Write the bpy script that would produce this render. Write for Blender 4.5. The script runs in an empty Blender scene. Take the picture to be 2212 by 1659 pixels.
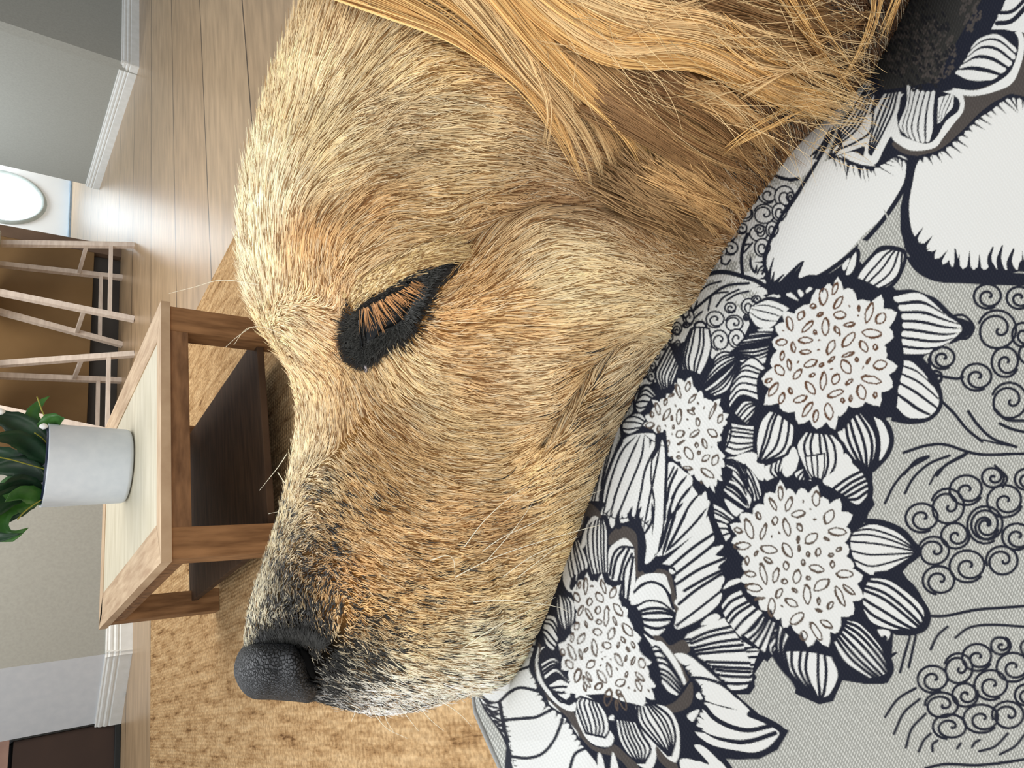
import bpy, bmesh, math
import numpy as np
from mathutils import Vector, Matrix
sc = bpy.context.scene
COLL = sc.collection
# ================================================================ camera, sky, lights, exposure
FPX = 1450.0                                   # focal length in pixels of the 2212 wide frame
def _n(v): v = np.asarray(v, float); return v/np.linalg.norm(v)
EY = _n((-1229, -893, -FPX)); _vx = _n((-759, 3422, -FPX))
EX = _n(_vx - EY*(_vx@EY)); EZ = _n(np.cross(EX, EY))
if EZ[0] > 0: EZ = -EZ
R3 = np.array([EX, EY, EZ])                    # camera axes -> room axes (the phone is held on its side)
CAM = np.array([0, 0, .88])
cd = bpy.data.cameras.new('camera'); cam = bpy.data.objects.new('camera', cd); COLL.objects.link(cam)
cd.sensor_fit = 'HORIZONTAL'; cd.sensor_width = 36; cd.lens = FPX/2212*36; cd.clip_start = .01; cd.clip_end = 100
_m = Matrix([list(map(float, r))+[0] for r in R3]+[[0, 0, 0, 1]]); _m.translation = Vector(CAM); cam.matrix_world = _m
sc.camera = cam
sc.view_settings.view_transform = 'Standard'; sc.view_settings.look = 'None'
sc.view_settings.exposure = 0.0; sc.view_settings.gamma = 1; sc.view_settings.use_curve_mapping = False
w = bpy.data.worlds.new('sky'); sc.world = w; w.use_nodes = True
w.node_tree.nodes['Background'].inputs[0].default_value = (.86, .93, 1.0, 1); w.node_tree.nodes['Background'].inputs[1].default_value = .55
def c2w(v): return (np.asarray(v, float)@R3.T) + CAM          # camera-axis coordinates -> room
def area(name, at, to, size, power, col=(1, 1, 1)):
    l = bpy.data.lights.new(name, 'AREA'); l.shape = 'SQUARE'; l.size = size; l.energy = power; l.color = col
    o = bpy.data.objects.new(name, l); COLL.objects.link(o); o.location = at
    o.rotation_euler = (Vector(to)-Vector(at)).to_track_quat('-Z', 'Y').to_euler(); return o
HEADC = c2w((-.02, .0, -.25))
area('window_daylight', (-.1, 1.9, 2.3), HEADC, 1.1, 52, (.96, .98, 1))       # from above and behind the dog's head
area('camera_side_fill', (-1.4, -1.3, 2.0), HEADC, 1.8, 52, (1, .97, .93))       # unseen fill added behind the camera to brighten the dog
area('hall_fill', (4.7, 7.3, 2.3), (6.4, 6.3, .6), 1.0, 40, (.86, .93, 1))  # lamp added in mid hall to light the side wall and floor
area('overhead_room_fill', (2.0, 3.9, 2.5), (2.2, 4.6, 0), 2.0, 80, (1, .96, .9))  # unseen lamp added overhead to lift the room and island
# ================================================================ helpers
def ray(px, py): return R3@np.array(((px-1106)/FPX, -(py-829.5)/FPX, -1.0))
def onz(px, py, z): r = ray(px, py); return CAM+r*(z-CAM[2])/r[2]
def ony(px, py, y): r = ray(px, py); return CAM+r*(y/r[1])
def onx(px, py, x): r = ray(px, py); return CAM+r*(x/r[0])
def pcam(px, py, dep):                         # photo pixel + distance along the view axis -> room
    px, py, dep = np.broadcast_arrays(np.asarray(px, float), np.asarray(py, float), np.asarray(dep, float))
    return c2w(np.stack([(px-1106)/FPX*dep, -(py-829.5)/FPX*dep, -dep], -1))
def srgb(r, g, b): return tuple(((c/255+.055)/1.055)**2.4 if c > 10 else c/3294 for c in (r, g, b))+(1,)
def mat(name, col, rough=.6, spec=.4, **k):
    m = bpy.data.materials.new(name); m.use_nodes = True; b = m.node_tree.nodes['Principled BSDF']
    b.inputs['Base Color'].default_value = tuple(col)[:3]+(1,); b.inputs['Roughness'].default_value = rough
    b.inputs['Specular IOR Level'].default_value = spec
    for a, v in k.items(): b.inputs[a.replace('_', ' ')].default_value = v
    return m, m.node_tree, b
def N(nt, t, **k):
    n = nt.nodes.new(t)
    for a, v in k.items():
        if a.startswith('i_'): n.inputs[a[2:].replace('_', ' ')].default_value = v
        else: setattr(n, a, v)
    return n
def ramp(nt, fac, stops):
    r = nt.nodes.new('ShaderNodeValToRGB'); e = r.color_ramp.elements
    while len(e) < len(stops): e.new(.5)
    for q, (p, c) in zip(e, stops): q.position = p; q.color = tuple(c)[:3]+(1,)
    nt.links.new(fac, r.inputs[0]); return r.outputs[0]
def grain(name, c1, c2, scale=(1, 1, 1), ns=5, rough=.6, spec=.3, bump=.1, detail=6, dist=0):
    m, nt, b = mat(name, c1, rough, spec)
    tc = N(nt, 'ShaderNodeTexCoord'); mp = N(nt, 'ShaderNodeMapping'); mp.inputs['Scale'].default_value = scale
    nt.links.new(tc.outputs['Object'], mp.inputs[0])
    n = N(nt, 'ShaderNodeTexNoise', i_Scale=ns, i_Detail=detail, i_Distortion=dist); nt.links.new(mp.outputs[0], n.inputs['Vector'])
    nt.links.new(ramp(nt, n.outputs[0], [(.32, c1), (.68, c2)]), b.inputs['Base Color'])
    if bump:
        bp = N(nt, 'ShaderNodeBump', i_Strength=bump, i_Distance=.004); nt.links.new(n.outputs[0], bp.inputs['Height']); nt.links.new(bp.outputs[0], b.inputs['Normal'])
    return m
def obj(name, verts, faces, m=None, parent=None, smooth=False, loc=None):
    me = bpy.data.meshes.new(name); v = np.asarray(verts, float)
    base = np.zeros(3) if loc is None else np.asarray(loc, float)
    me.from_pydata((v-base).tolist() if len(v) < 60000 else (v-base), [], faces); me.update()
    o = bpy.data.objects.new(name, me); COLL.objects.link(o)
    if loc is not None: o.location = base
    if m: me.materials.append(m)
    if smooth: me.polygons.foreach_set('use_smooth', [True]*len(me.polygons))
    if parent is not None: setpar(o, parent)
    return o
def setpar(o, p):
    o.parent = p; o.matrix_parent_inverse = Matrix.Translation(p.location).inverted()
def thing(name, label, cat, loc, group=None):
    o = bpy.data.objects.new(name, None); COLL.objects.link(o); o.location = tuple(map(float, loc)); o.empty_display_size = .05
    o['label'] = label; o['category'] = cat
    if group: o['group'] = group
    return o
def tag(o, label, cat, group=None):
    o['label'] = label; o['category'] = cat
    if group: o['group'] = group
    return o
def grid_faces(a, b, closed=False):
    i = np.arange(a-1)[:, None]; j = np.arange(b if closed else b-1)[None]
    j2 = (j+1) % b
    return np.stack([i*b+j, i*b+j2, (i+1)*b+j2, (i+1)*b+j], -1).reshape(-1, 4).tolist()
def box(name, lo, hi, m, parent=None, bev=.004, loc=None):
    lo, hi = np.minimum(lo, hi), np.maximum(lo, hi)
    bm = bmesh.new(); bmesh.ops.create_cube(bm, size=1)
    for v in bm.verts: v.co = Vector([(lo[k]+hi[k])/2+v.co[k]*(hi[k]-lo[k]) for k in range(3)])
    if bev: bmesh.ops.bevel(bm, geom=bm.edges[:], offset=min(bev, min(hi-lo)*.3), segments=2, profile=.7, affect='EDGES')
    vs = [tuple(v.co) for v in bm.verts]; fs = [[v.index for v in f.verts] for f in bm.faces]; bm.free()
    return obj(name, vs, fs, m, parent, loc=(lo+hi)/2 if loc is None else loc)
def beam(p, q, wdt, thk, up=(0, 0, 1)):        # square bar from p to q: vertices, faces
    p, q = np.asarray(p, float), np.asarray(q, float); d = _n(q-p); s = _n(np.cross(d, up)); u = np.cross(s, d)
    vs = []
    for e in (p, q):
        for a, b in ((-1, -1), (1, -1), (1, 1), (-1, 1)): vs.append(e+s*a*wdt/2+u*b*thk/2)
    return vs, [[0, 1, 2, 3][::-1], [4, 5, 6, 7]]+[[k, (k+1) % 4, (k+1) % 4+4, k+4] for k in range(4)]
def tube(pts, rad, n=8):
    pts = np.asarray(pts, float); K = len(pts); rad = np.broadcast_to(rad, K)
    t = np.gradient(pts, axis=0); t /= np.linalg.norm(t, axis=1)[:, None]+1e-9
    up = np.array((.13, .21, .97)); vs = []
    for p, d, r in zip(pts, t, rad):
        s = _n(np.cross(d, up)); u = np.cross(s, d)
        for k in range(n): a = 2*math.pi*k/n; vs.append(p+(s*math.cos(a)+u*math.sin(a))*r)
    return vs, grid_faces(K, n, True)+[list(range(n))[::-1], [(K-1)*n+k for k in range(n)]]
def lathe(prof, n=48, c=(0, 0, 0)):
    vs = [(c[0]+r*math.cos(2*math.pi*k/n), c[1]+r*math.sin(2*math.pi*k/n), c[2]+z) for r, z in prof for k in range(n)]
    return vs, grid_faces(len(prof), n, True)
def hairs(name, pts, rad, col, m, parent):     # pts (n,k,3), rad (n,k), col (n,3)
    n, k = pts.shape[:2]
    hc = bpy.data.hair_curves.new(name); hc.add_curves([k]*n)
    hc.position_data.foreach_set('vector', (pts-np.array(parent.location)).astype(np.float32).ravel())
    a = hc.attributes.new('radius', 'FLOAT', 'POINT') if 'radius' not in hc.attributes else hc.attributes['radius']
    a.data.foreach_set('value', rad.astype(np.float32).ravel())
    a = hc.attributes.new('col', 'FLOAT_COLOR', 'CURVE')
    a.data.foreach_set('color', np.c_[col, np.ones(n)].astype(np.float32).ravel())
    hc.materials.append(m)
    o = bpy.data.objects.new(name, hc); COLL.objects.link(o); o.parent = parent
    return o
# ---------------------------------------------------------------- printed pattern of the cushion cover
PX0, PY0, PX1, PY1, PSC = 960, -160, 2420, 1860, 1.0
PW, PH = int((PX1-PX0)*PSC), int((PY1-PY0)*PSC)
COL = dict(w=(.66,.66,.635), g=(.385,.385,.358), n=(.0065,.0085,.019), k=(.010,.010,.013), b=(.062,.052,.047),
           s=(.085,.06,.045), d=(.026,.025,.023), t=(.60,.60,.575), v=(.10,.045,.022))
class Canvas:
    def __init__(self):
        self.a = np.zeros((PH, PW, 3), np.float32); self.a[:] = COL['g']
        self.o = (0, 0, 1.)
    def T(self, pts):
        p = np.asarray(pts, float).reshape(-1, 2)
        return (p*self.o[2] + np.array(self.o[:2]) - np.array((PX0, PY0)))*PSC
    def blend(self, x0, y0, cov, col):
        h, w = cov.shape
        if h < 1 or w < 1: return
        s = self.a[y0:y0+h, x0:x0+w]
        s += (np.array(COL[col], np.float32) - s)*cov[..., None]
    def poly(self, p, col):
        SS = 3
        x0, y0 = np.floor(p.min(0)).astype(int)-1; x1, y1 = np.ceil(p.max(0)).astype(int)+1
        x0, y0 = max(x0, 0), max(y0, 0); x1, y1 = min(x1, PW), min(y1, PH)
        if x1 <= x0 or y1 <= y0: return
        w, h = x1-x0, y1-y0
        xs = (np.arange(w)+.5)+x0
        cov = np.zeros((h, w), np.float32)
        ax, ay = p[:, 0], p[:, 1]; bx, by = np.roll(ax, -1), np.roll(ay, -1)
        for j in range(h):
            for q in range(SS):
                y = y0+j+(q+.5)/SS
                m = (ay <= y) != (by <= y)
                if not m.any(): continue
                xc = np.sort(ax[m]+(y-ay[m])/(by[m]-ay[m])*(bx[m]-ax[m]))
                for u, v in zip(xc[::2], xc[1::2]):
                    cov[j] += np.clip(np.minimum(xs+.5, v)-np.maximum(xs-.5, u), 0, 1)/SS
        self.blend(x0, y0, np.clip(cov, 0, 1), col)
    def stroke(self, p, w, col, taper=0):
        w = w*PSC*.56
        L = np.r_[0, np.cumsum(np.hypot(*np.diff(p, axis=0).T))]; L = L/max(L[-1], 1e-6)
        r = np.full(len(p), w)
        if taper: r = w*np.clip(np.minimum(L, 1-L)*5+.25, 0, 1) if taper == 1 else w*(1-.8*L)
        for a, b, ra, rb in zip(p[:-1], p[1:], r[:-1], r[1:]):
            R = max(ra, rb)+1
            x0, y0 = np.floor(np.minimum(a, b)-R).astype(int); x1, y1 = np.ceil(np.maximum(a, b)+R).astype(int)+1
            x0, y0 = max(x0, 0), max(y0, 0); x1, y1 = min(x1, PW), min(y1, PH)
            if x1 <= x0 or y1 <= y0: continue
            X, Y = np.meshgrid(np.arange(x0, x1)+.5, np.arange(y0, y1)+.5)
            d = b-a; t = np.clip(((X-a[0])*d[0]+(Y-a[1])*d[1])/max(d@d, 1e-6), 0, 1)
            D = np.hypot(X-a[0]-t*d[0], Y-a[1]-t*d[1])
            self.blend(x0, y0, np.clip(ra+(rb-ra)*t-D+.5, 0, 1).astype(np.float32), col)
def crv(p, n=8, closed=False):
    p = np.asarray(p, float).reshape(-1, 2)
    if len(p) < 3: 
        t = np.linspace(0, 1, n+1)[:, None]; return p[0]*(1-t)+p[-1]*t
    q = np.vstack([p[-1], p, p[:2]]) if closed else np.vstack([2*p[0]-p[1], p, 2*p[-1]-p[-2]])
    out = []
    t = np.linspace(0, 1, n, endpoint=False)[:, None]
    for i in range(1, len(q)-2):
        a, b, c, d = q[i-1], q[i], q[i+1], q[i+2]
        out.append(.5*((2*b)+(c-a)*t+(2*a-5*b+4*c-d)*t*t+(3*b-a-3*c+d)*t**3))
    if not closed: out.append(p[-1:])
    return np.vstack(out)
def resample(p, n):
    L = np.r_[0, np.cumsum(np.hypot(*np.diff(p, axis=0).T))]; t = np.linspace(0, L[-1], n)
    return np.c_[np.interp(t, L, p[:, 0]), np.interp(t, L, p[:, 1])]
def draw_pattern(dsl):
    c = Canvas(); rg = np.random.default_rng(5)
    for ln in dsl.strip().splitlines():
        ln = ln.split('#')[0].strip()
        if not ln: continue
        k, rest = ln[0], ln[1:].split()
        num = lambda s: [float(v) for q in s for v in q.split(',')]
        if k == 'Z': c.o = tuple(float(v) for v in rest)
        elif k == 'F': c.poly(crv(c.T(num(rest[1:])), 8, True), rest[0])       # smooth closed fill
        elif k == 'G': c.poly(c.T(num(rest[1:])), rest[0])                     # sharp fill
        elif k == 'O':                                                         # fill with outline
            p = crv(c.T(num(rest[3:])), 8, True); c.poly(p, rest[0]); c.stroke(np.vstack([p, p[:1]]), float(rest[2]), rest[1])
        elif k == 'S': c.stroke(crv(c.T(num(rest[2:])), 8), float(rest[1]), rest[0])
        elif k == 'L': c.stroke(crv(c.T(num(rest[2:])), 8), float(rest[1]), rest[0], 1)
        elif k == 'Q': c.stroke(crv(c.T(num(rest[2:])), 8), float(rest[1]), rest[0], 2)
        elif k in 'PR':                                                        # striped petal: outline w, stripe w, count, side curves split by |
            ow, sw, n = float(rest[0]), float(rest[1]), int(rest[2])
            cs = [resample(crv(c.T(num(s.split()))), 14) for s in ' '.join(rest[3:]).split('|')]
            def at(t):
                if len(cs) == 2: return cs[0]*(1-t)+cs[1]*t
                return cs[0]*(2*(t-.5)*(t-1)) + cs[1]*(-4*t*(t-1)) + cs[2]*(2*t*(t-.5))
            ts = np.linspace(0, 1, 13)
            out = np.vstack([at(0), np.array([at(t)[-1] for t in ts]), at(1)[::-1], np.array([at(t)[0] for t in ts[::-1]])])
            if k == 'P':
                c.poly(out, 'w')
                if ow: c.stroke(np.vstack([out, out[:1]]), ow, 'n')
                for i in range(1, n): c.stroke(at(i/n+rg.uniform(-.25, .25)/n), sw, 'n')
            else:                                                              # separate white bars on the dark ground
                for i in range(n):
                    a = at((i+.5)/n); w_ = np.hypot(*(at((i+.9)/n)-at((i+.1)/n)).T)
                    e = at(i/n + sw/n); f = at((i+1)/n - sw/n)
                    m = (e+f)/2; tip0 = m[0]+(m[0]-m[1])*.4; tip1 = m[-1]+(m[-1]-m[-2])*.4
                    c.poly(crv(np.vstack([tip0[None], e, tip1[None], f[::-1]]), 3, True), 'w')
        elif k == 'D':                                                         # seed head: notch depth, edge tips
            nd = float(rest[0]); p = c.T(num(rest[1:])); ce = p.mean(0); out = []
            for i in range(len(p)):
                a, b = p[i], p[(i+1) % len(p)]
                m = (a+b)/2; m = m+(ce-m)*nd; z = p[i-1]; zm = (z+a)/2; zm = zm+(ce-zm)*nd
                e1, e2 = m-a, zm-a
                out += [a+e2*.55+(a-ce)*.03, a+e2*.2+(a-ce)*.012, a+(a-ce)*.01, a+e1*.2+(a-ce)*.012, a+e1*.55+(a-ce)*.03, m]
            o = np.array(out); c.poly(o, 'w')
        elif k == 'E':                                                         # seeds: colour, line width, x,y,length,width,angle
            col, lw = rest[0], float(rest[1])
            for s in rest[2:]:
                v = [float(q) for q in s.split(',')]
                x, y, l, w_, an = v; an = math.radians(an)
                t = np.linspace(0, 2*math.pi, 15)
                e = np.c_[np.cos(t)*l/2, np.sin(t)*w_/2*(1-.25*np.cos(t)*0)]
                e[:, 1] *= (1-.35*np.abs(np.cos(t))**3)
                e = e@np.array([[math.cos(an), math.sin(an)], [-math.sin(an), math.cos(an)]])+(x, y)
                e += rg.normal(0, .012*l, e.shape)
                if w_ < 22/c.o[2]*.2954*.9 and l < 40/c.o[2]*.2954: c.poly(c.T(e)[:-1], col)
                else:
                    c.stroke(c.T(e), lw, col); i = rg.integers(0, 8)
                    c.stroke(c.T(e[i:i+4]), lw*1.7, col)
        elif k == 'C':                                                         # curls: line width, x,y,r,start angle[,squash]
            lw = float(rest[1])
            for s in rest[2:]:
                v = [float(q) for q in s.split(',')]
                x, y, r, an = v[:4]; sq = v[4] if len(v) > 4 else .9
                t = np.linspace(0, 1, 40); ph = math.radians(an)+t*2*math.pi*(1.95 if r > 0 else -1.95); R = abs(r)
                rr = np.where(t < .53, R, R*(1-(t-.53)/.47*.95)); rr = R*np.clip(1.0-np.clip(t-.42, 0, 1)/.58*.93, .04, 1)
                px, py = np.cos(ph)*rr, np.sin(ph)*rr*sq
                off = np.clip(t-.42, 0, 1)/.58*R*.12
                p = np.c_[x+px+off, y+py]
                ring = c.T(p)
                if rest[0] != '-': c.poly(ring[:22], rest[0])
                c.stroke(ring, lw, 'n')
        elif k == 'J':                                                         # ragged edge: colour, spike length, spacing, lean degrees, path
            ln_, sp, lean = float(rest[1])*PSC, float(rest[2])*PSC, math.radians(float(rest[3]))
            p = crv(c.T(num(rest[4:])), 8); L = np.hypot(*np.diff(p, axis=0).T).sum(); q = resample(p, max(int(L/sp), 2))
            for a, b in zip(q[:-1], q[1:]):
                d = b-a; nrm = np.array((d[1], -d[0]))/max(np.hypot(*d), 1e-6)
                cs_, sn = math.cos(lean+rg.uniform(-.15, .15)), math.sin(lean)
                nn = np.array((nrm[0]*cs_-nrm[1]*sn, nrm[0]*sn+nrm[1]*cs_))
                tip = (a+b)/2+nn*ln_*rg.uniform(.4, 1.15)
                m = (a+b)/2
                c.poly(np.array([a-d*.35-nrm*2, m-d*.12+nn*ln_*.25, tip, m+d*.2+nn*ln_*.25, b+d*.35-nrm*2]), rest[0])
        elif k == 'X':                                                         # thread-like hatching: colour, width, length, count, angle, cx,cy,rx,ry
            col, lw, ll, n, an = rest[0], float(rest[1]), float(rest[2]), int(rest[3]), math.radians(float(rest[4])); cx, cy, rx, ry = num(rest[5:])
            for i in range(n):
                a = rg.uniform(0, 6.28); r = math.sqrt(rg.uniform(0, 1)); x, y = cx+rx*r*math.cos(a), cy+ry*r*math.sin(a)
                dx, dy = math.cos(an)*ll/2, math.sin(an)*ll/2
                c.stroke(c.T([x-dx, y-dy, x+dx, y+dy]), lw, col)
    return c.a
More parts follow.
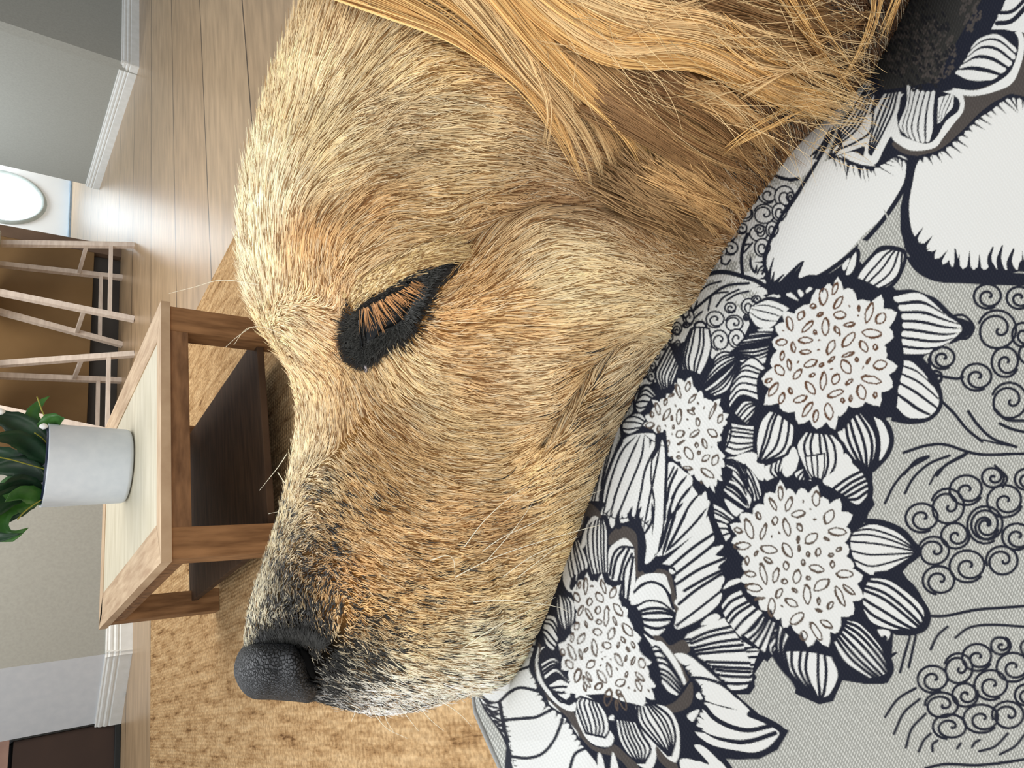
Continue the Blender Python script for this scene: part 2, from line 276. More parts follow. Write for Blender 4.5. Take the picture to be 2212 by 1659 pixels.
PATTERN = """
# ---- big dark grounds, photo pixels
Z 0 0 1
G n 1640 650 1700 620 1790 600 1850 540 1855 560 1900 620 1960 620 2040 650 2075 690 2060 730 2010 770 2025 840 2030 880 1990 910 1925 905 1930 960 1890 1015 1880 1060 1890 1090 1875 1110 1860 1140 1960 1150 1990 1190 1950 1235 2000 1310 2008 1340 1985 1365 1930 1370 1925 1440 1910 1478 1870 1478 1820 1470 1800 1515 1770 1522 1720 1500 1670 1440 1650 1425 1630 1455 1640 1470 1620 1500 1590 1500 1660 1560 1705 1578 1680 1620 1640 1640 1560 1640 1500 1700 1060 1700 1090 1560 1080 1500 1180 1350 1210 1230 1260 1110 1310 1010 1370 880 1400 780 1480 700 1560 690
Z 1700 0 .3737
G n 640 -100 1400 -100 1500 0 1500 1635 1130 1640 900 1640 770 1590 700 1500 680 1430 655 1330 655 1200 680 1070 640 900 560 1010 400 1080 250 1000 240 900 300 740 500 400
# top right: dark felted ground, striped scallops with a white hem
G d 560 -60 1160 -60 1050 120 900 380 860 470 700 500 560 520 500 420
F b 1480 560 1300 560 1180 600 1040 740 930 860 840 900 740 900 660 880 620 820 900 800 1000 560 1150 500 1300 420 1360 200 1480 120
G w 1180 170 1240 60 1280 -40 1560 -60 1560 140 1380 190 1310 180
R 0 .12 3 1225 80 1300 40 1420 -60|1215 130 1300 120 1420 30
S n 9 1215 135 1300 120 1380 40 1420 -20
S n 7 1235 75 1310 60 1400 -30
F w 965 510 1100 520 1250 450 1300 330 1310 200 1360 190 1370 300 1310 470 1200 530 1080 555 1000 545 965 520
F n 960 440 1040 270 1080 200 1200 170 1310 185 1340 260 1300 400 1220 470 1100 505 990 480
R 0 .16 5 1080 250 1120 215 1220 195 1320 270|1030 350 1110 300 1200 310 1290 370|970 430 1030 470 1090 480 1170 470
F w 975 520 1020 560 1020 640 960 720 900 800 860 850 780 870 700 865 620 815 600 790 560 860 520 940 470 955 440 920 450 850 400 860 330 885 275 895 300 830 620 560 900 530
F n 740 500 900 530 990 570 990 640 920 700 860 800 800 830 700 800 650 760 640 600
R 0 .14 6 690 490 690 600 645 710 650 740|770 530 740 640 720 740 740 810|860 530 850 650 850 740 830 810
R 0 .12 4 870 570 870 650 870 710|940 550 900 640 890 700|965 560 960 620 920 660
P 0 4 5 560 545 500 650 465 800 470 880|660 530 640 650 560 800 490 900
P 0 3.5 6 480 460 420 540 320 700 290 780|505 560 460 700 400 790 300 850
S n 4 505 480 430 560 330 690
S n 4 500 640 480 760 400 820 310 860
S n 6 300 740 310 840 275 890
# upper petal with ragged tips
F w 230 930 300 900 400 880 520 960 640 900 700 930 690 1000 640 1140 560 1250 450 1350 350 1460 230 1570 100 1630 20 1640 -60 1630 -100 1600 -110 1450 -120 1380 0 1200 120 1000
J n 44 10 150 250 890 330 910 440 950 500 960 600 890 700 920
J n 50 16 155 330 900 400 940 500 955
F n 700 920 760 920 740 1010 715 1100 700 1200 712 1330 740 1420 670 1430 655 1330 655 1200 680 1060
F w 765 925 880 880 1000 780 1100 690 1180 640 1270 570 1400 570 1560 560 1560 1560 1370 1560 1140 1560 960 1555 850 1500 770 1410 722 1330 706 1200 722 1080
J n 44 16 165 740 900 880 860 1000 760 1120 640 1200 590 1290 540 1400 560 1520 560
J n 18 9 170 740 900 880 860 1000 760 1120 640 1200 590 1290 540 1400 560
J n 52 22 0 700 1380 780 1440 880 1540 1000 1570 1140 1580 1370 1580 1520 1580
J n 16 10 0 700 1380 780 1440 880 1540 1000 1570 1140 1580 1370 1580 1520 1580
Q n 13 970 1570 980 1520 972 1440
Q n 14 1195 1570 1170 1500 1190 1430
Q n 14 1240 1570 1225 1500 1245 1420
Q n 16 1310 1590 1285 1520 1310 1440
F n 1350 1590 1340 1530 1370 1500 1500 1480 1500 1600
# white strip left of the fold, its thin border
F w -60 780 150 640 290 600 310 660 240 780 130 960 60 1030 -20 1020 -130 980
L n 6 270 730 200 880 110 1010 0 1200
F t 130 980 240 850 210 940 90 1110 0 1200 -30 1180 60 1060
L n 5 130 910 200 840 250 740
L n 4 60 1040 120 980 190 850
S n 8 -130 985 -60 1030 10 1040 70 1025 120 990
S n 5 270 760 190 910 90 1080 0 1220
# grey wedge between the big petals
G g 680 1080 640 1160 540 1300 420 1450 450 1520 560 1430 680 1425 655 1330 655 1200
S n 9 690 1060 620 1180 540 1290 430 1410 330 1500 200 1590 60 1650
# ---- curls on the foreshortened strip
Z 1400 360 .2652
F t 900 120 1000 -20 1380 -40 1200 260 1060 450 990 640 975 980 960 1060 900 1080 840 1140 820 1300 700 1480 520 1560 480 1330 300 1420 60 1520 0 1460 120 1340 340 1050 450 880 560 700 760 360
X g 3 60 26 -40 690,810,40,40
X g 3 50 16 -40 545,820,30,30
X g 3 60 22 -20 560,960,180,40
X g 3 40 14 -40 830,1040,60,20
X g 3 40 14 -40 840,720,40,30
X g 3 40 14 -20 800,800,30,60
X g 3 40 10 -30 740,1130,60,30
X g 3 40 12 -40 410,1240,40,60
X g 3 30 10 -30 900,590,30,20
X g 3 30 10 -30 740,580,30,20
F g 965 60 1050 110 1150 120 1250 90 1370 -20 1300 110 1230 180 1180 170 1100 180 1040 150 950 180
X t 2.5 40 20 -10 1090,150,110,30
F w 985 -40 960 20 1060 75 1150 105 1220 95 1300 20 1360 -60
S n 7 960 30 1050 80 1150 105 1220 98
S n 5.4 955 60 935 130 905 230 870 290
S n 4 880 150 905 240
S n 4 840 210 870 280 800 330
S n 3 850 210 840 270
C t 3.4 975,230,76,60 1110,245,80,60,1.1 945,385,86,200 1070,370,60,60,1.2 785,385,68,-30 760,505,48,30 665,540,62,60,1.2 900,540,74,250 670,665,62,60 590,690,50,60,1.1 930,660,64,60,1.15 1010,510,50,60,1.3 1160,250,30,60,1.4
C t 3 905,510,36,60
F t 600 740 640 720 670 760 640 795 600 780
S n 4 600 750 600 785 640 795 670 760
S n 7 810 550 775 640 760 760 770 880
S n 4 850 620 780 700
S n 4 780 640 820 630
L n 5 835 730 835 800 870 860 885 800
L n 4 960 790 910 830 885 880
L n 4 950 840 925 880
S n 4 500 820 530 800
S n 9 455 885 560 860 650 862 760 890 880 930 970 985
S n 7 975 990 970 880 945 770 970 660 1020 540 1100 380 1220 210 1370 -30
J n 30 13 0 985 1000 968 880 955 780 975 690
S n 4 380 1060 480 970 590 935
S n 5.4 370 1170 500 1060 640 970 820 950
S n 4 490 1170 500 1110 530 1040 650 1020
S n 4 555 1140 620 1060 740 1000
S n 4 640 1090 720 1040 820 1015
S n 4 345 1290 370 1240 440 1180
S n 4 400 1100 370 1180
S n 4 340 1130 360 1180 340 1240 320 1310
F n 940 1050 1000 1030 1080 1040 1000 1070
C t 3.4 545,1245,74,60 670,1150,46,30 700,1275,72,200 820,1140,60,60,1.1 580,1415,72,100,1.15 720,1400,66,40,1.15 880,1080,36,60,.8 800,1230,24,0 330,1230,44,50,1.4 235,1320,40,60,1.3 300,1190,34,60,1.3 310,1290,26,60 160,1400,30,30,1.2 60,1490,34,60,1.2 20,1540,30,30 110,1470,26,60,1.2 220,1470,28,30,1.3 180,1350,20,0 60,1600,30,60,1.2 -30,1600,30,60 -70,1650,26,10
F w 380 1320 380 1280 430 1260 470 1290 470 1320 430 1300
S n 5 375 1320 385 1280 430 1262 470 1290 470 1330
Z 1240 700 .2411
F t 430 830 540 600 640 420 760 240 860 160 800 260 720 430 740 560 600 560 540 640
C t 3 620,440,40,30,1.3 690,470,36,80,1.3 700,380,34,0,1.3 740,280,30,60,1.4 650,350,28,40,1.4 700,260,22,0,1.3 800,200,24,30,1.4 860,120,26,70,1.4 920,60,30,30,1.3 560,560,24,60,1.4 930,180,24,0,1.4 960,260,18,40,1.3
L n 3 520 680 560 600
L n 3 480 780 530 660
L n 3 450 820 520 700
L n 3 690 560 720 500
# ---- flower at right
Z 1560 540 .2954
F g 1180 -300 1330 -20 1380 60 1430 150 1570 230 1750 240 1900 250 2300 250 2300 1500 1260 1700 1100 1640 1220 1480 1250 1380 1200 1230 1380 1260 1520 1230 1610 1110 1560 930 1470 790 1660 700 1850 560 1700 480 1560 350 1400 290 1260 280 1340 130
F n 1350 50 1420 160 1560 230 1750 245 2300 260 2300 180 1800 160 1600 150 1450 80
G g 1000 -80 1140 -40 1030 30 990 120 985 60
F n 330 250 400 240 520 170 600 80 560 200 640 180 760 180 900 90 990 -10 1010 60 960 250 1000 320 900 360 700 330 560 440 440 420 340 340
F w 890 150 880 110 930 60 915 120
F w 905 185 930 90 965 30 980 20 975 100 950 160
P 4 4 4 960 275 1020 130 1130 20 1220 -10|1070 315 1230 240 1300 150 1315 10
S n 7 950 280 1000 160 1100 40 1180 -20 1330 10 1320 130 1240 260 1080 330
F w 470 330 500 310 560 370 540 365
F w 550 300 570 290 595 320 575 345
F w 610 300 640 270 665 290 655 320 625 320
F t 330 340 400 320 425 345 380 350
# left petals of A
F n 200 430 260 380 350 340 480 380 540 440 420 580 260 590 200 540
R 0 .10 4 250 400 340 365 450 400 510 440|210 430 300 450 380 470 430 490|205 490 250 560 330 580 380 550
F w 390 575 300 575 260 590 390 600
P 4 4 4 200 610 280 600 400 600|110 700 240 680 390 650
P 4 5 3 110 730 230 720 380 690|150 780 260 800 390 740
F w 130 810 300 790 380 760 400 780 340 810 250 840
P 0 5 6 140 870 240 790 320 860|80 1010 160 900 270 960|45 1150 120 1060 270 1090
P 5 4 3 80 1170 160 1090 250 1120|120 1240 180 1280 240 1200
P 5 4 4 60 1250 120 1300 240 1320|10 1460 100 1440 230 1450
# bottom petals of A
P 6 5 5 350 1165 280 1250 245 1400 255 1560|520 1210 530 1350 480 1490 290 1560
P 6 5 6 610 1320 540 1430 580 1560 640 1680|810 1345 890 1440 890 1570 800 1680
P 5 6 5 870 1230 880 1400 960 1530 1010 1580|1010 1180 1110 1320 1130 1450 1090 1600
F w 840 1300 880 1330 900 1410 860 1370
F w 1110 1210 1180 1270 1220 1380 1200 1470 1150 1540 1160 1450 1150 1340
S n 7 1080 1190 1200 1260 1245 1380 1210 1500 1110 1610
F w 440 1620 460 1540 520 1440 560 1520 540 1580 480 1660
S n 6 500 1440 440 1560
# right petals of A
R 0 .17 7 1250 330 1420 300 1530 370 1640 490|1330 550 1450 560 1620 590 1745 590|1250 760 1380 770 1500 760 1560 720
F n 1640 480 1720 530 1750 590 1650 690 1780 640 1850 570 1780 510
S n 5 1690 480 1770 480 1840 560 1800 640 1730 650
R 0 .13 5 1320 800 1380 810 1450 870|1310 940 1440 1010 1590 1130|1260 1150 1340 1230 1430 1235
S n 8 1250 1240 1380 1260 1520 1230 1600 1120 1560 940 1450 790
F n 230 980 300 870 380 560 500 420 700 260 900 180 1200 320 1290 560 1330 800 1290 1000 1250 1180 1000 1200 850 1330 600 1330 400 1200 260 1150
D .09 845 200 950 290 1060 375 1160 330 1275 460 1250 640 1195 740 1280 850 1245 1000 1150 1140 990 1150 880 1200 825 1310 690 1305 560 1270 450 1175 310 1130 292 940 360 800 368 670 390 560 450 450 560 430 690 290 770 250
E v 2.8 740,340,120,62,95 825,285,90,34,110 850,385,110,40,125 1075,460,150,46,108 1160,500,90,66,130 1095,610,140,62,5 755,560,130,50,92 860,475,90,54,0 495,540,110,44,75 575,480,70,44,120 625,560,110,36,135 435,675,80,46,-5 610,660,100,44,0 520,710,80,30,80 440,775,70,28,100 795,710,110,50,115 925,655,130,54,130 1035,705,90,50,60 905,855,110,66,60 645,830,100,48,-25 420,880,90,58,50 1155,840,100,66,-10 1090,950,150,54,12 375,1020,120,44,125 645,1010,110,48,55 740,960,130,46,95 830,945,80,54,120 830,1050,120,42,-20 1020,1040,110,62,75 570,1090,100,44,-20 625,1165,130,40,125 780,1180,120,62,80 685,1215,90,36,100 435,1085,80,40,110 490,840,80,30,80 610,745,80,30,0 550,910,90,40,130
E v 3 665,410,40,30,0 715,470,50,20,-30 930,545,80,30,-10 840,585,60,30,60 680,600,30,20,60 1120,710,30,40,0 920,765,90,22,-20 800,800,60,18,-40 725,840,40,20,-40 555,820,30,14,120 660,915,40,20,-20 930,965,60,22,-40 500,1030,50,24,70 985,800,30,20,60 1120,1060,24,40,0 940,1085,20,40,0 880,1100,24,30,0 1000,430,40,14,90 1070,810,50,14,120 340,955,50,26,-30 860,620,30,14,120 710,660,22,14,0 705,730,24,16,0 995,480,20,14,0 445,590,24,10,0 800,870,30,14,-20 1030,860,30,12,110 930,410,26,12,60
# ---- flower lower right
Z 1500 980 .2954
P 0 5 5 240 30 300 60 370 170|210 270 290 330 390 400
F w 370 100 420 130 470 220 490 340 450 350 430 250 380 170
P 0 4 2 400 230 440 300 430 360|380 320 400 380 380 420
P 0 4 3 140 370 200 400 290 470|150 470 200 490 240 510
P 0 4 3 165 500 230 520 250 560|230 640 260 610 280 600
F w 220 330 330 400 400 440 320 460 270 430
F w 290 20 450 0 450 80 510 80 500 200 440 120 350 70
P 0 4 4 520 90 500 160 530 200|600 60 590 120 610 160|700 0 650 90 600 170
F w 640 130 700 20 740 20 700 120
F w 670 150 720 60 760 40 740 120 700 160
P 4 4 3 740 180 730 140 800 100|790 230 810 190 810 150
F w 840 230 840 190 870 210
P 3 3.5 3 810 20 830 120 860 170|950 0 950 100 930 190
F w 940 190 1040 110 1100 0 1160 60 1200 90 1000 230
P 0 6 6 970 230 1080 160 1200 90|1090 300 1180 240 1260 200|1140 350 1200 370 1260 310
S n 10 1170 60 1250 140 1290 250 1270 380 1240 480
P 6 4 6 1200 540 1300 505 1430 540 1520 590 1640 710|1130 640 1350 660 1650 720|1180 830 1300 900 1420 860 1640 730
S n 8 1200 520 1250 490 1380 500 1520 560 1600 650 1650 720 1560 800 1420 870
P 6 6 6 1290 900 1430 920 1600 1040 1680 1130 1690 1190|1230 1000 1400 1080 1640 1270|1230 1150 1290 1240 1420 1290 1560 1300
S n 10 1330 880 1450 880 1580 960 1660 1080 1710 1180 1690 1270 1600 1310 1480 1310
F w 1340 1290 1430 1300 1400 1370
P 6 6 7 1110 1210 1220 1240 1380 1420 1430 1550|1080 1290 1200 1400 1400 1620|1010 1380 1100 1530 1280 1650
S n 11 1390 1350 1380 1400 1440 1560 1400 1660
P 6 6 6 640 1440 670 1560 780 1700 860 1770|830 1440 820 1600 900 1790|1010 1480 1060 1620 1000 1760 930 1800
P 6 5 5 600 1250 500 1300 450 1360 520 1480|660 1320 610 1420 600 1480 720 1640
P 0 6 5 340 1000 260 1040 200 1110|400 1090 300 1150 240 1220|500 1160 420 1250 340 1340
P 5 6 4 500 1180 440 1270 350 1330|600 1230 560 1340 520 1470
P 6 5 3 620 1230 600 1400 620 1500|700 1330 660 1430 690 1590
F w 210 990 260 930 350 910 330 940 260 970
F n 240 760 300 480 420 380 560 240 800 190 1000 260 1180 420 1120 620 1180 830 1260 900 1180 1130 1060 1280 980 1430 860 1420 740 1360 600 1230 480 1150 360 1030 320 850
D .09 630 195 700 260 780 255 900 235 960 330 1060 330 1155 450 1140 580 1130 700 1160 800 1230 890 1235 1050 1160 1170 1050 1300 980 1410 830 1410 750 1310 650 1270 600 1210 490 1140 390 1010 335 930 350 820 320 710 275 650 265 520 340 440 450 380 520 295
E s 2.8 630,290,100,36,90 575,370,100,30,60 690,370,110,40,110 890,330,110,56,90 985,460,110,66,115 760,440,100,50,-10 400,550,150,56,72 505,570,120,34,110 675,540,130,46,75 350,675,120,52,-5 545,700,120,60,10 680,705,120,56,60 855,620,110,66,-35 1045,570,130,56,5 590,490,60,40,100 505,880,160,40,75 595,890,110,40,105 750,900,100,56,100 895,840,110,50,15 1100,880,120,56,0 930,960,130,66,-35 825,1030,140,52,85 1065,1040,160,44,65 435,980,120,54,10 565,1120,130,50,90 620,1020,80,40,120 710,1090,100,50,30 750,1205,120,66,-40 890,1300,150,46,60 965,1245,100,40,30 800,1330,70,50,80 410,880,80,40,10 670,820,60,40,80 385,780,60,30,90 905,720,60,36,100 1130,995,110,30,40
E s 3 470,455,60,30,70 320,560,60,34,20 770,540,60,34,60 795,350,30,14,90 850,405,20,12,0 880,480,30,18,0 565,605,24,14,90 620,580,30,16,60 760,630,16,50,10 765,690,16,40,0 970,625,40,14,30 830,735,24,34,0 1000,740,34,24,0 1055,700,40,24,-40 795,795,24,40,0 660,935,40,36,0 835,910,30,24,40 735,1000,40,20,40 1010,810,50,30,90 995,1110,60,34,120 910,1080,20,50,0 910,1145,50,14,20 540,780,70,30,30 450,730,40,16,120 640,1115,30,14,30 480,1060,70,14,-10
# petals between the flowers, left half of this view
P 5 6 3 20 300 60 300 80 380 60 420|-120 560 -40 560 60 460 90 450
F w -10 1140 -30 1000 130 930 190 900 200 960 170 1020 60 1160 -60 1250
F w -120 800 0 640 110 590 140 610 100 680 200 680 150 740 220 780 150 830 200 860 170 900 60 970 -120 1080
S n 5 -100 960 60 860 200 770
S n 5 -100 790 60 690 130 640
S n 5 -100 1120 60 1020 190 900
F w 60 1250 110 1190 160 1170 190 1200 130 1240
P 0 5 6 -50 1320 100 1250 220 1200|-90 1420 120 1400 320 1340|0 1440 160 1440 480 1440
P 0 5 5 10 1460 200 1470 470 1450|120 1560 240 1560 430 1560|200 1650 300 1660 420 1660
G g 440 1660 500 1570 560 1490 590 1480 640 1560 740 1720 700 1900 560 1900 450 1760
S n 7 580 1480 640 1570 740 1680 780 1740
# ---- narrow flower in the middle
Z 1240 700 .2411
F n 640 560 880 470 1000 400 1150 460 1220 560 1400 640 1350 900 1300 1100 1420 1250 1380 1500 1220 1560 1000 1400 830 1200 800 960 600 960 640 700
P 4 3.6 6 860 180 780 330 730 450 780 600|940 380 920 440 890 520 870 560
S n 5 845 175 900 200 945 330 940 420
P 4 4 6 1040 60 980 200 960 330 970 420|1090 30 1060 200 1030 330 1040 420|1210 40 1230 200 1190 350 1130 460
P 4 4 4 1230 380 1270 290 1340 250 1410 260|1140 570 1300 420 1460 310
P 4 4 4 1460 320 1360 430 1200 560 1150 590|1470 380 1440 480 1370 600 1260 650
P 4 4 6 1500 360 1600 300 1730 400|1400 570 1500 470 1650 490|1390 760 1500 640 1660 690
P 4 4 4 1430 800 1520 690 1640 700|1530 890 1600 820 1640 740
P 4 4 6 1400 880 1500 900 1620 910|1400 1010 1480 1020 1610 1030|1340 1140 1450 1180 1610 1120
F w 1460 1180 1610 1150 1640 1240 1700 1270 1670 1400 1580 1300 1500 1240
P 4 4 5 590 600 660 550 750 650|560 690 620 660 690 680|540 740 580 800 640 770
S n 5 540 760 540 650 600 570 660 550 740 600 780 660
P 4 3.6 4 540 800 600 800 650 850|440 880 540 880 620 900|440 970 500 990 600 940
# tall striped petal by the lip
F w 430 1050 540 990 700 980 740 1020 800 1060 820 1300 820 1500 810 1750 200 1750 240 1500 300 1250
S n 6 810 960 830 1200 820 1500 820 1750
S n 6 430 1050 350 1200 270 1440 240 1650
Q n 14 760 1010 740 1120 690 1230
L n 4 560 1000 430 1140 330 1400 270 1660
L n 4 590 1000 500 1200 400 1450 310 1700
L n 4 630 1000 600 1200 500 1450 400 1700
L n 4 740 1080 640 1300 600 1500 560 1700
L n 4 770 1100 720 1350 690 1500 640 1700
L n 3 700 1160 690 1400 720 1600 740 1700
J n 22 12 150 650 990 700 1030 760 1060 800 1080
F w 430 830 400 1000 340 1180 250 1430 200 1620 160 1700 100 1700 220 1300 330 1000
S n 3.5 410 860 420 960 430 1040
S n 3.5 350 1040 250 1440 220 1640
S n 3 330 1000 240 1300 180 1600
S n 3 390 860 290 1200 240 1450
S n 3 260 1180 180 1500 140 1650
# lower fan petals right of it
F w 840 1260 1000 1330 1060 1380 1060 1450 1110 1530 1100 1600 1180 1500 1190 1700 1120 1800 830 1800
L n 5 930 1290 860 1440 840 1500
L n 5 1010 1360 920 1480 840 1640
L n 5 1060 1440 940 1600 840 1750
L n 5 1120 1520 1020 1650 940 1780
L n 4 900 1270 840 1400
P 0 5 4 1370 1200 1440 1200 1520 1330|1370 1270 1480 1350 1550 1530
P 0 5 4 1400 1400 1480 1440 1550 1560|1340 1490 1440 1560 1540 1640
P 4 4 2 1530 1260 1590 1350 1670 1570|1560 1430 1600 1520 1600 1600
D .08 930 490 1050 475 1085 580 1140 600 1200 680 1310 670 1320 760 1385 810 1370 890 1330 950 1320 1040 1280 1090 1350 1180 1350 1270 1320 1350 1330 1400 1270 1450 1260 1510 1190 1460 1110 1400 1040 1350 980 1290 900 1220 840 1180 820 1060 810 960 740 975 620 910 640 820 700 770 700 680 790 670 830 630 900 590 900 530
E s 2.5 1020,560,90,40,105 935,600,130,34,75 750,760,110,40,75 830,810,120,44,120 940,830,140,44,95 820,700,60,26,110 1060,670,100,30,130 1050,790,70,30,30 1110,880,70,36,80 1240,780,150,26,112 1310,850,80,40,110 950,985,80,60,-35 1080,980,100,40,-35 1240,975,100,60,35 1170,1070,90,36,70 1030,1160,120,66,60 1180,1200,80,46,-40 1265,1220,100,56,115 1195,1335,140,50,35 680,905,80,50,-10 760,940,60,26,90 840,1070,60,30,110 1020,1290,80,30,10 700,810,50,30,80
E s 2.5 870,640,50,18,-30 910,730,40,14,60 1110,710,30,20,60 1015,855,30,18,10 875,840,16,40,0 820,910,30,12,60 890,920,16,30,0 1165,750,40,12,110 1030,935,20,12,30 960,1060,70,12,-30 1100,1085,30,40,0 1120,1155,24,30,30 940,1195,34,26,0 935,1145,30,12,0 1235,1100,22,12,-30 880,985,14,24,0 1070,760,20,30,20 845,1140,30,14,110 1140,1420,30,20,60 880,1190,24,12,110 820,990,12,24,0
# ---- wide feather petals and lower left flower
Z 1100 1100 .2411
F n 600 0 900 -50 1250 200 1300 500 1450 540 1500 750 1490 1060 1350 1250 1600 1560 1560 1700 500 1700 200 1500 300 900 500 560
F b 600 60 700 -60 820 40 800 160 700 60 660 160 640 240 560 200
F b 890 320 900 230 980 160 1060 160 1130 210 1150 300 1150 450 1160 560 1250 530 1380 540 1450 590 1490 760 1520 900 1470 900 1400 600 1150 620 1120 420 1040 280
F w 890 590 890 380 950 300 1040 260 1110 330 1120 400 1130 640 1100 810 1050 800 1010 760 1020 640 940 640
S n 5 900 590 930 420 1000 340 1110 345
S n 5.4 925 620 960 450 1030 350
S n 5.4 980 650 1020 480 1070 360
S n 5 1025 780 1030 560 1100 400
S n 5 1060 810 1080 640 1110 430
F w 600 20 610 -60 680 -60 650 130 620 110
S n 4 630 -40 625 110
# white petals with ragged upper ends falling from the tall petal
F w 820 40 900 -80 1100 -90 1400 -90 1760 -90 1780 0 1700 180 1560 300 1410 400 1340 440 1330 370 1390 100 1340 380 1220 500 1210 430 1200 180 1160 120 1100 100 1000 120 985 60 920 170 880 60
J n 20 11 180 1240 160 1180 110 1100 80 1000 100 900 80 840 40
Q n 13 980 150 970 90 990 0
Q n 12 1110 110 1080 60 1100 -20
Q n 13 1160 130 1150 60 1180 -20
F n 1200 170 1230 330 1220 490 1330 380 1380 100 1400 -60 1395 100 1360 330 1300 420 1400 420 1300 560 1200 560 1180 300
L n 5 1280 -60 1280 100 1200 240
L n 7 1450 0 1400 200 1340 380
L n 6 1500 0 1420 250 1370 420
L n 6 1600 0 1500 200 1400 390
L n 6 1560 -60 1440 80 1390 220
L n 5 1770 -10 1640 150 1410 380
Z 1240 700 .2411
L n 4 560 1000 430 1140 330 1400 270 1660 250 1760
L n 4 590 1000 500 1200 400 1450 310 1760
L n 4 630 1000 600 1200 500 1450 400 1700 380 1780
L n 4 740 1080 640 1300 600 1500 540 1800
L n 4 770 1100 720 1350 690 1500 620 1850
L n 3 700 1160 690 1400 720 1600 700 1900
L n 5 930 1290 860 1440 830 1620
L n 5 1010 1360 920 1480 830 1740
L n 5 1060 1440 940 1600 850 1850
L n 5 1120 1520 1020 1650 900 1900
S n 6 810 960 830 1200 820 1500 810 1750
Z 1100 1100 .2411
# feathers
P 0 5 1 1780 60 1650 230 1370 490|1830 220 1680 400 1440 500
F w 1440 520 1600 380 1780 230 1830 230 1820 300 1650 440 1480 580
F w 1490 620 1660 480 1880 330 1915 340 1850 410 1930 430 1940 450 1870 520 1900 560 1700 680 1500 740 1580 760 1520 850 1700 700 1900 600 1905 650 1850 780 1640 900 1500 1060 1490 1040 1520 900 1480 830 1560 730 1500 660
F w 1530 880 1740 720 1905 600 1905 680 1700 870 1500 1050 1490 1000
F w 1500 1070 1700 880 1890 750 1880 840 1760 950 1620 1030
S n 6 1440 520 1640 350 1830 220
S n 6 1480 590 1700 420 1840 310
S n 6 1500 670 1700 540 1930 440
S n 6 1570 730 1740 630 1900 550
S n 6 1520 850 1680 720 1900 580
S n 5 1500 1040 1700 890 1890 740
G n 1480 520 1500 570 1430 520
F w 1720 1040 1760 980 1830 940 1880 950 1840 1010
P 0 6 6 1610 1130 1740 1050 1930 990|1650 1240 1850 1190 2060 1160|1700 1330 1900 1330 2140 1330
P 0 6 6 1700 1330 1900 1330 2140 1330|1870 1450 1960 1460 2160 1470|1970 1620 2050 1620 2130 1600
# small petals round lower left flower
F w 480 600 500 450 500 300 560 180 580 170 600 350 680 520 600 600 600 720 540 740 500 690
P 3 3.6 5 540 290 520 400 540 560 580 690|620 270 680 400 710 520 650 560
P 3 3.6 6 740 70 680 200 690 400 740 590|850 90 880 200 880 400 880 570
F w 740 70 800 80 700 150 680 320 640 340 680 180
P 4 3.6 5 430 760 420 880 440 990 480 1090|500 760 580 820 590 960 560 1060
P 4 4 5 340 940 420 970 450 1120|300 1050 360 1070 440 1180|300 1130 330 1220 400 1280
F w 1130 740 1140 640 1230 580 1380 580 1420 640 1450 760 1380 680 1290 650 1180 680
F w 1090 850 1110 770 1200 690 1300 660 1400 720 1480 900 1470 920 1360 850 1240 820 1150 850
S n 5 1120 740 1200 670 1300 655 1400 720 1470 890
P 4 6 6 1130 880 1240 820 1370 840 1480 930|1190 990 1300 1000 1460 990|1200 1130 1280 1230 1330 1180
F b 1290 1150 1360 1140 1440 1220 1560 1170 1620 1260 1560 1330 1600 1400 1620 1500 1640 1620 1500 1640 1540 1500 1500 1350
F w 1270 1240 1350 1180 1460 1290 1540 1430 1590 1580 1540 1540 1460 1400 1400 1320
P 4 5 7 1270 1240 1340 1240 1460 1420|1330 1390 1430 1430 1550 1580|1360 1560 1420 1640 1500 1680
F w 1480 1300 1600 1320 1760 1440 1920 1590 1700 1500 1600 1440
# ---- lower left: petals running off, hem
Z 1000 1340 .3165
F n 740 480 1000 560 1200 560 1400 620 1500 900 1300 1100 700 1100 700 600
F w 1450 230 1540 240 1700 370 1860 520 1960 630 1800 590 1640 550 1590 510 1640 490 1560 400 1560 340 1500 290
S n 6 1560 390 1660 400 1770 440 1880 530
S n 5 1640 550 1780 600 1960 640
F w 1530 690 1600 600 1700 650 1800 710 1960 740 2090 720 1980 640 2160 750 2120 850 2000 900 1880 890 1700 850 1590 770 1640 740
F w 1640 560 1800 600 1960 630 2080 700 2100 740 1960 750 1800 720 1700 640
S n 9 1650 590 1720 670 1840 730 1960 750 2100 720
S n 9 1600 750 1700 800 1860 830 1980 820 2130 770
S n 12 1960 640 2080 690 2180 760 2130 850 2040 910 1900 930 1760 920
F n 1440 560 1560 400 1640 480 1650 560 1580 760 1560 860 1480 900 1440 700
F w 1590 510 1640 470 1680 510 1620 540
F w 1530 650 1600 610 1640 640 1600 680 1560 690
J n 16 10 10 1500 300 1560 420 1640 520 1620 620 1560 720
P 0 6 1 1580 760 1700 830 1900 890|1650 770 1750 820 1950 860
F w 1580 860 1640 860 1740 950 1830 1060 1760 1100 1560 1000 1600 960 1680 980
F w 1480 960 1560 950 1640 1000 1760 1120 1540 1100
S n 10 1740 920 1800 980 1850 1060
F b 1500 500 1560 420 1570 520 1540 590 1440 630 1380 590 1440 560
# bottom petals of this flower
F w 770 600 780 700 830 790 900 850 1000 860 1030 800 1000 740 960 600 820 500 770 500
P 4 4 6 800 520 770 560 790 640 840 770|930 560 980 640 1000 740 970 800
F w 1000 680 1030 650 1060 800 1130 900 1200 990 1290 1010 1320 880 1240 760 1160 690
P 5 4 6 1040 670 1060 800 1110 900 1180 970|1180 690 1230 790 1280 880 1240 970
F w 1180 560 1280 570 1400 600 1470 720 1480 880 1460 960 1430 970 1300 850 1220 740
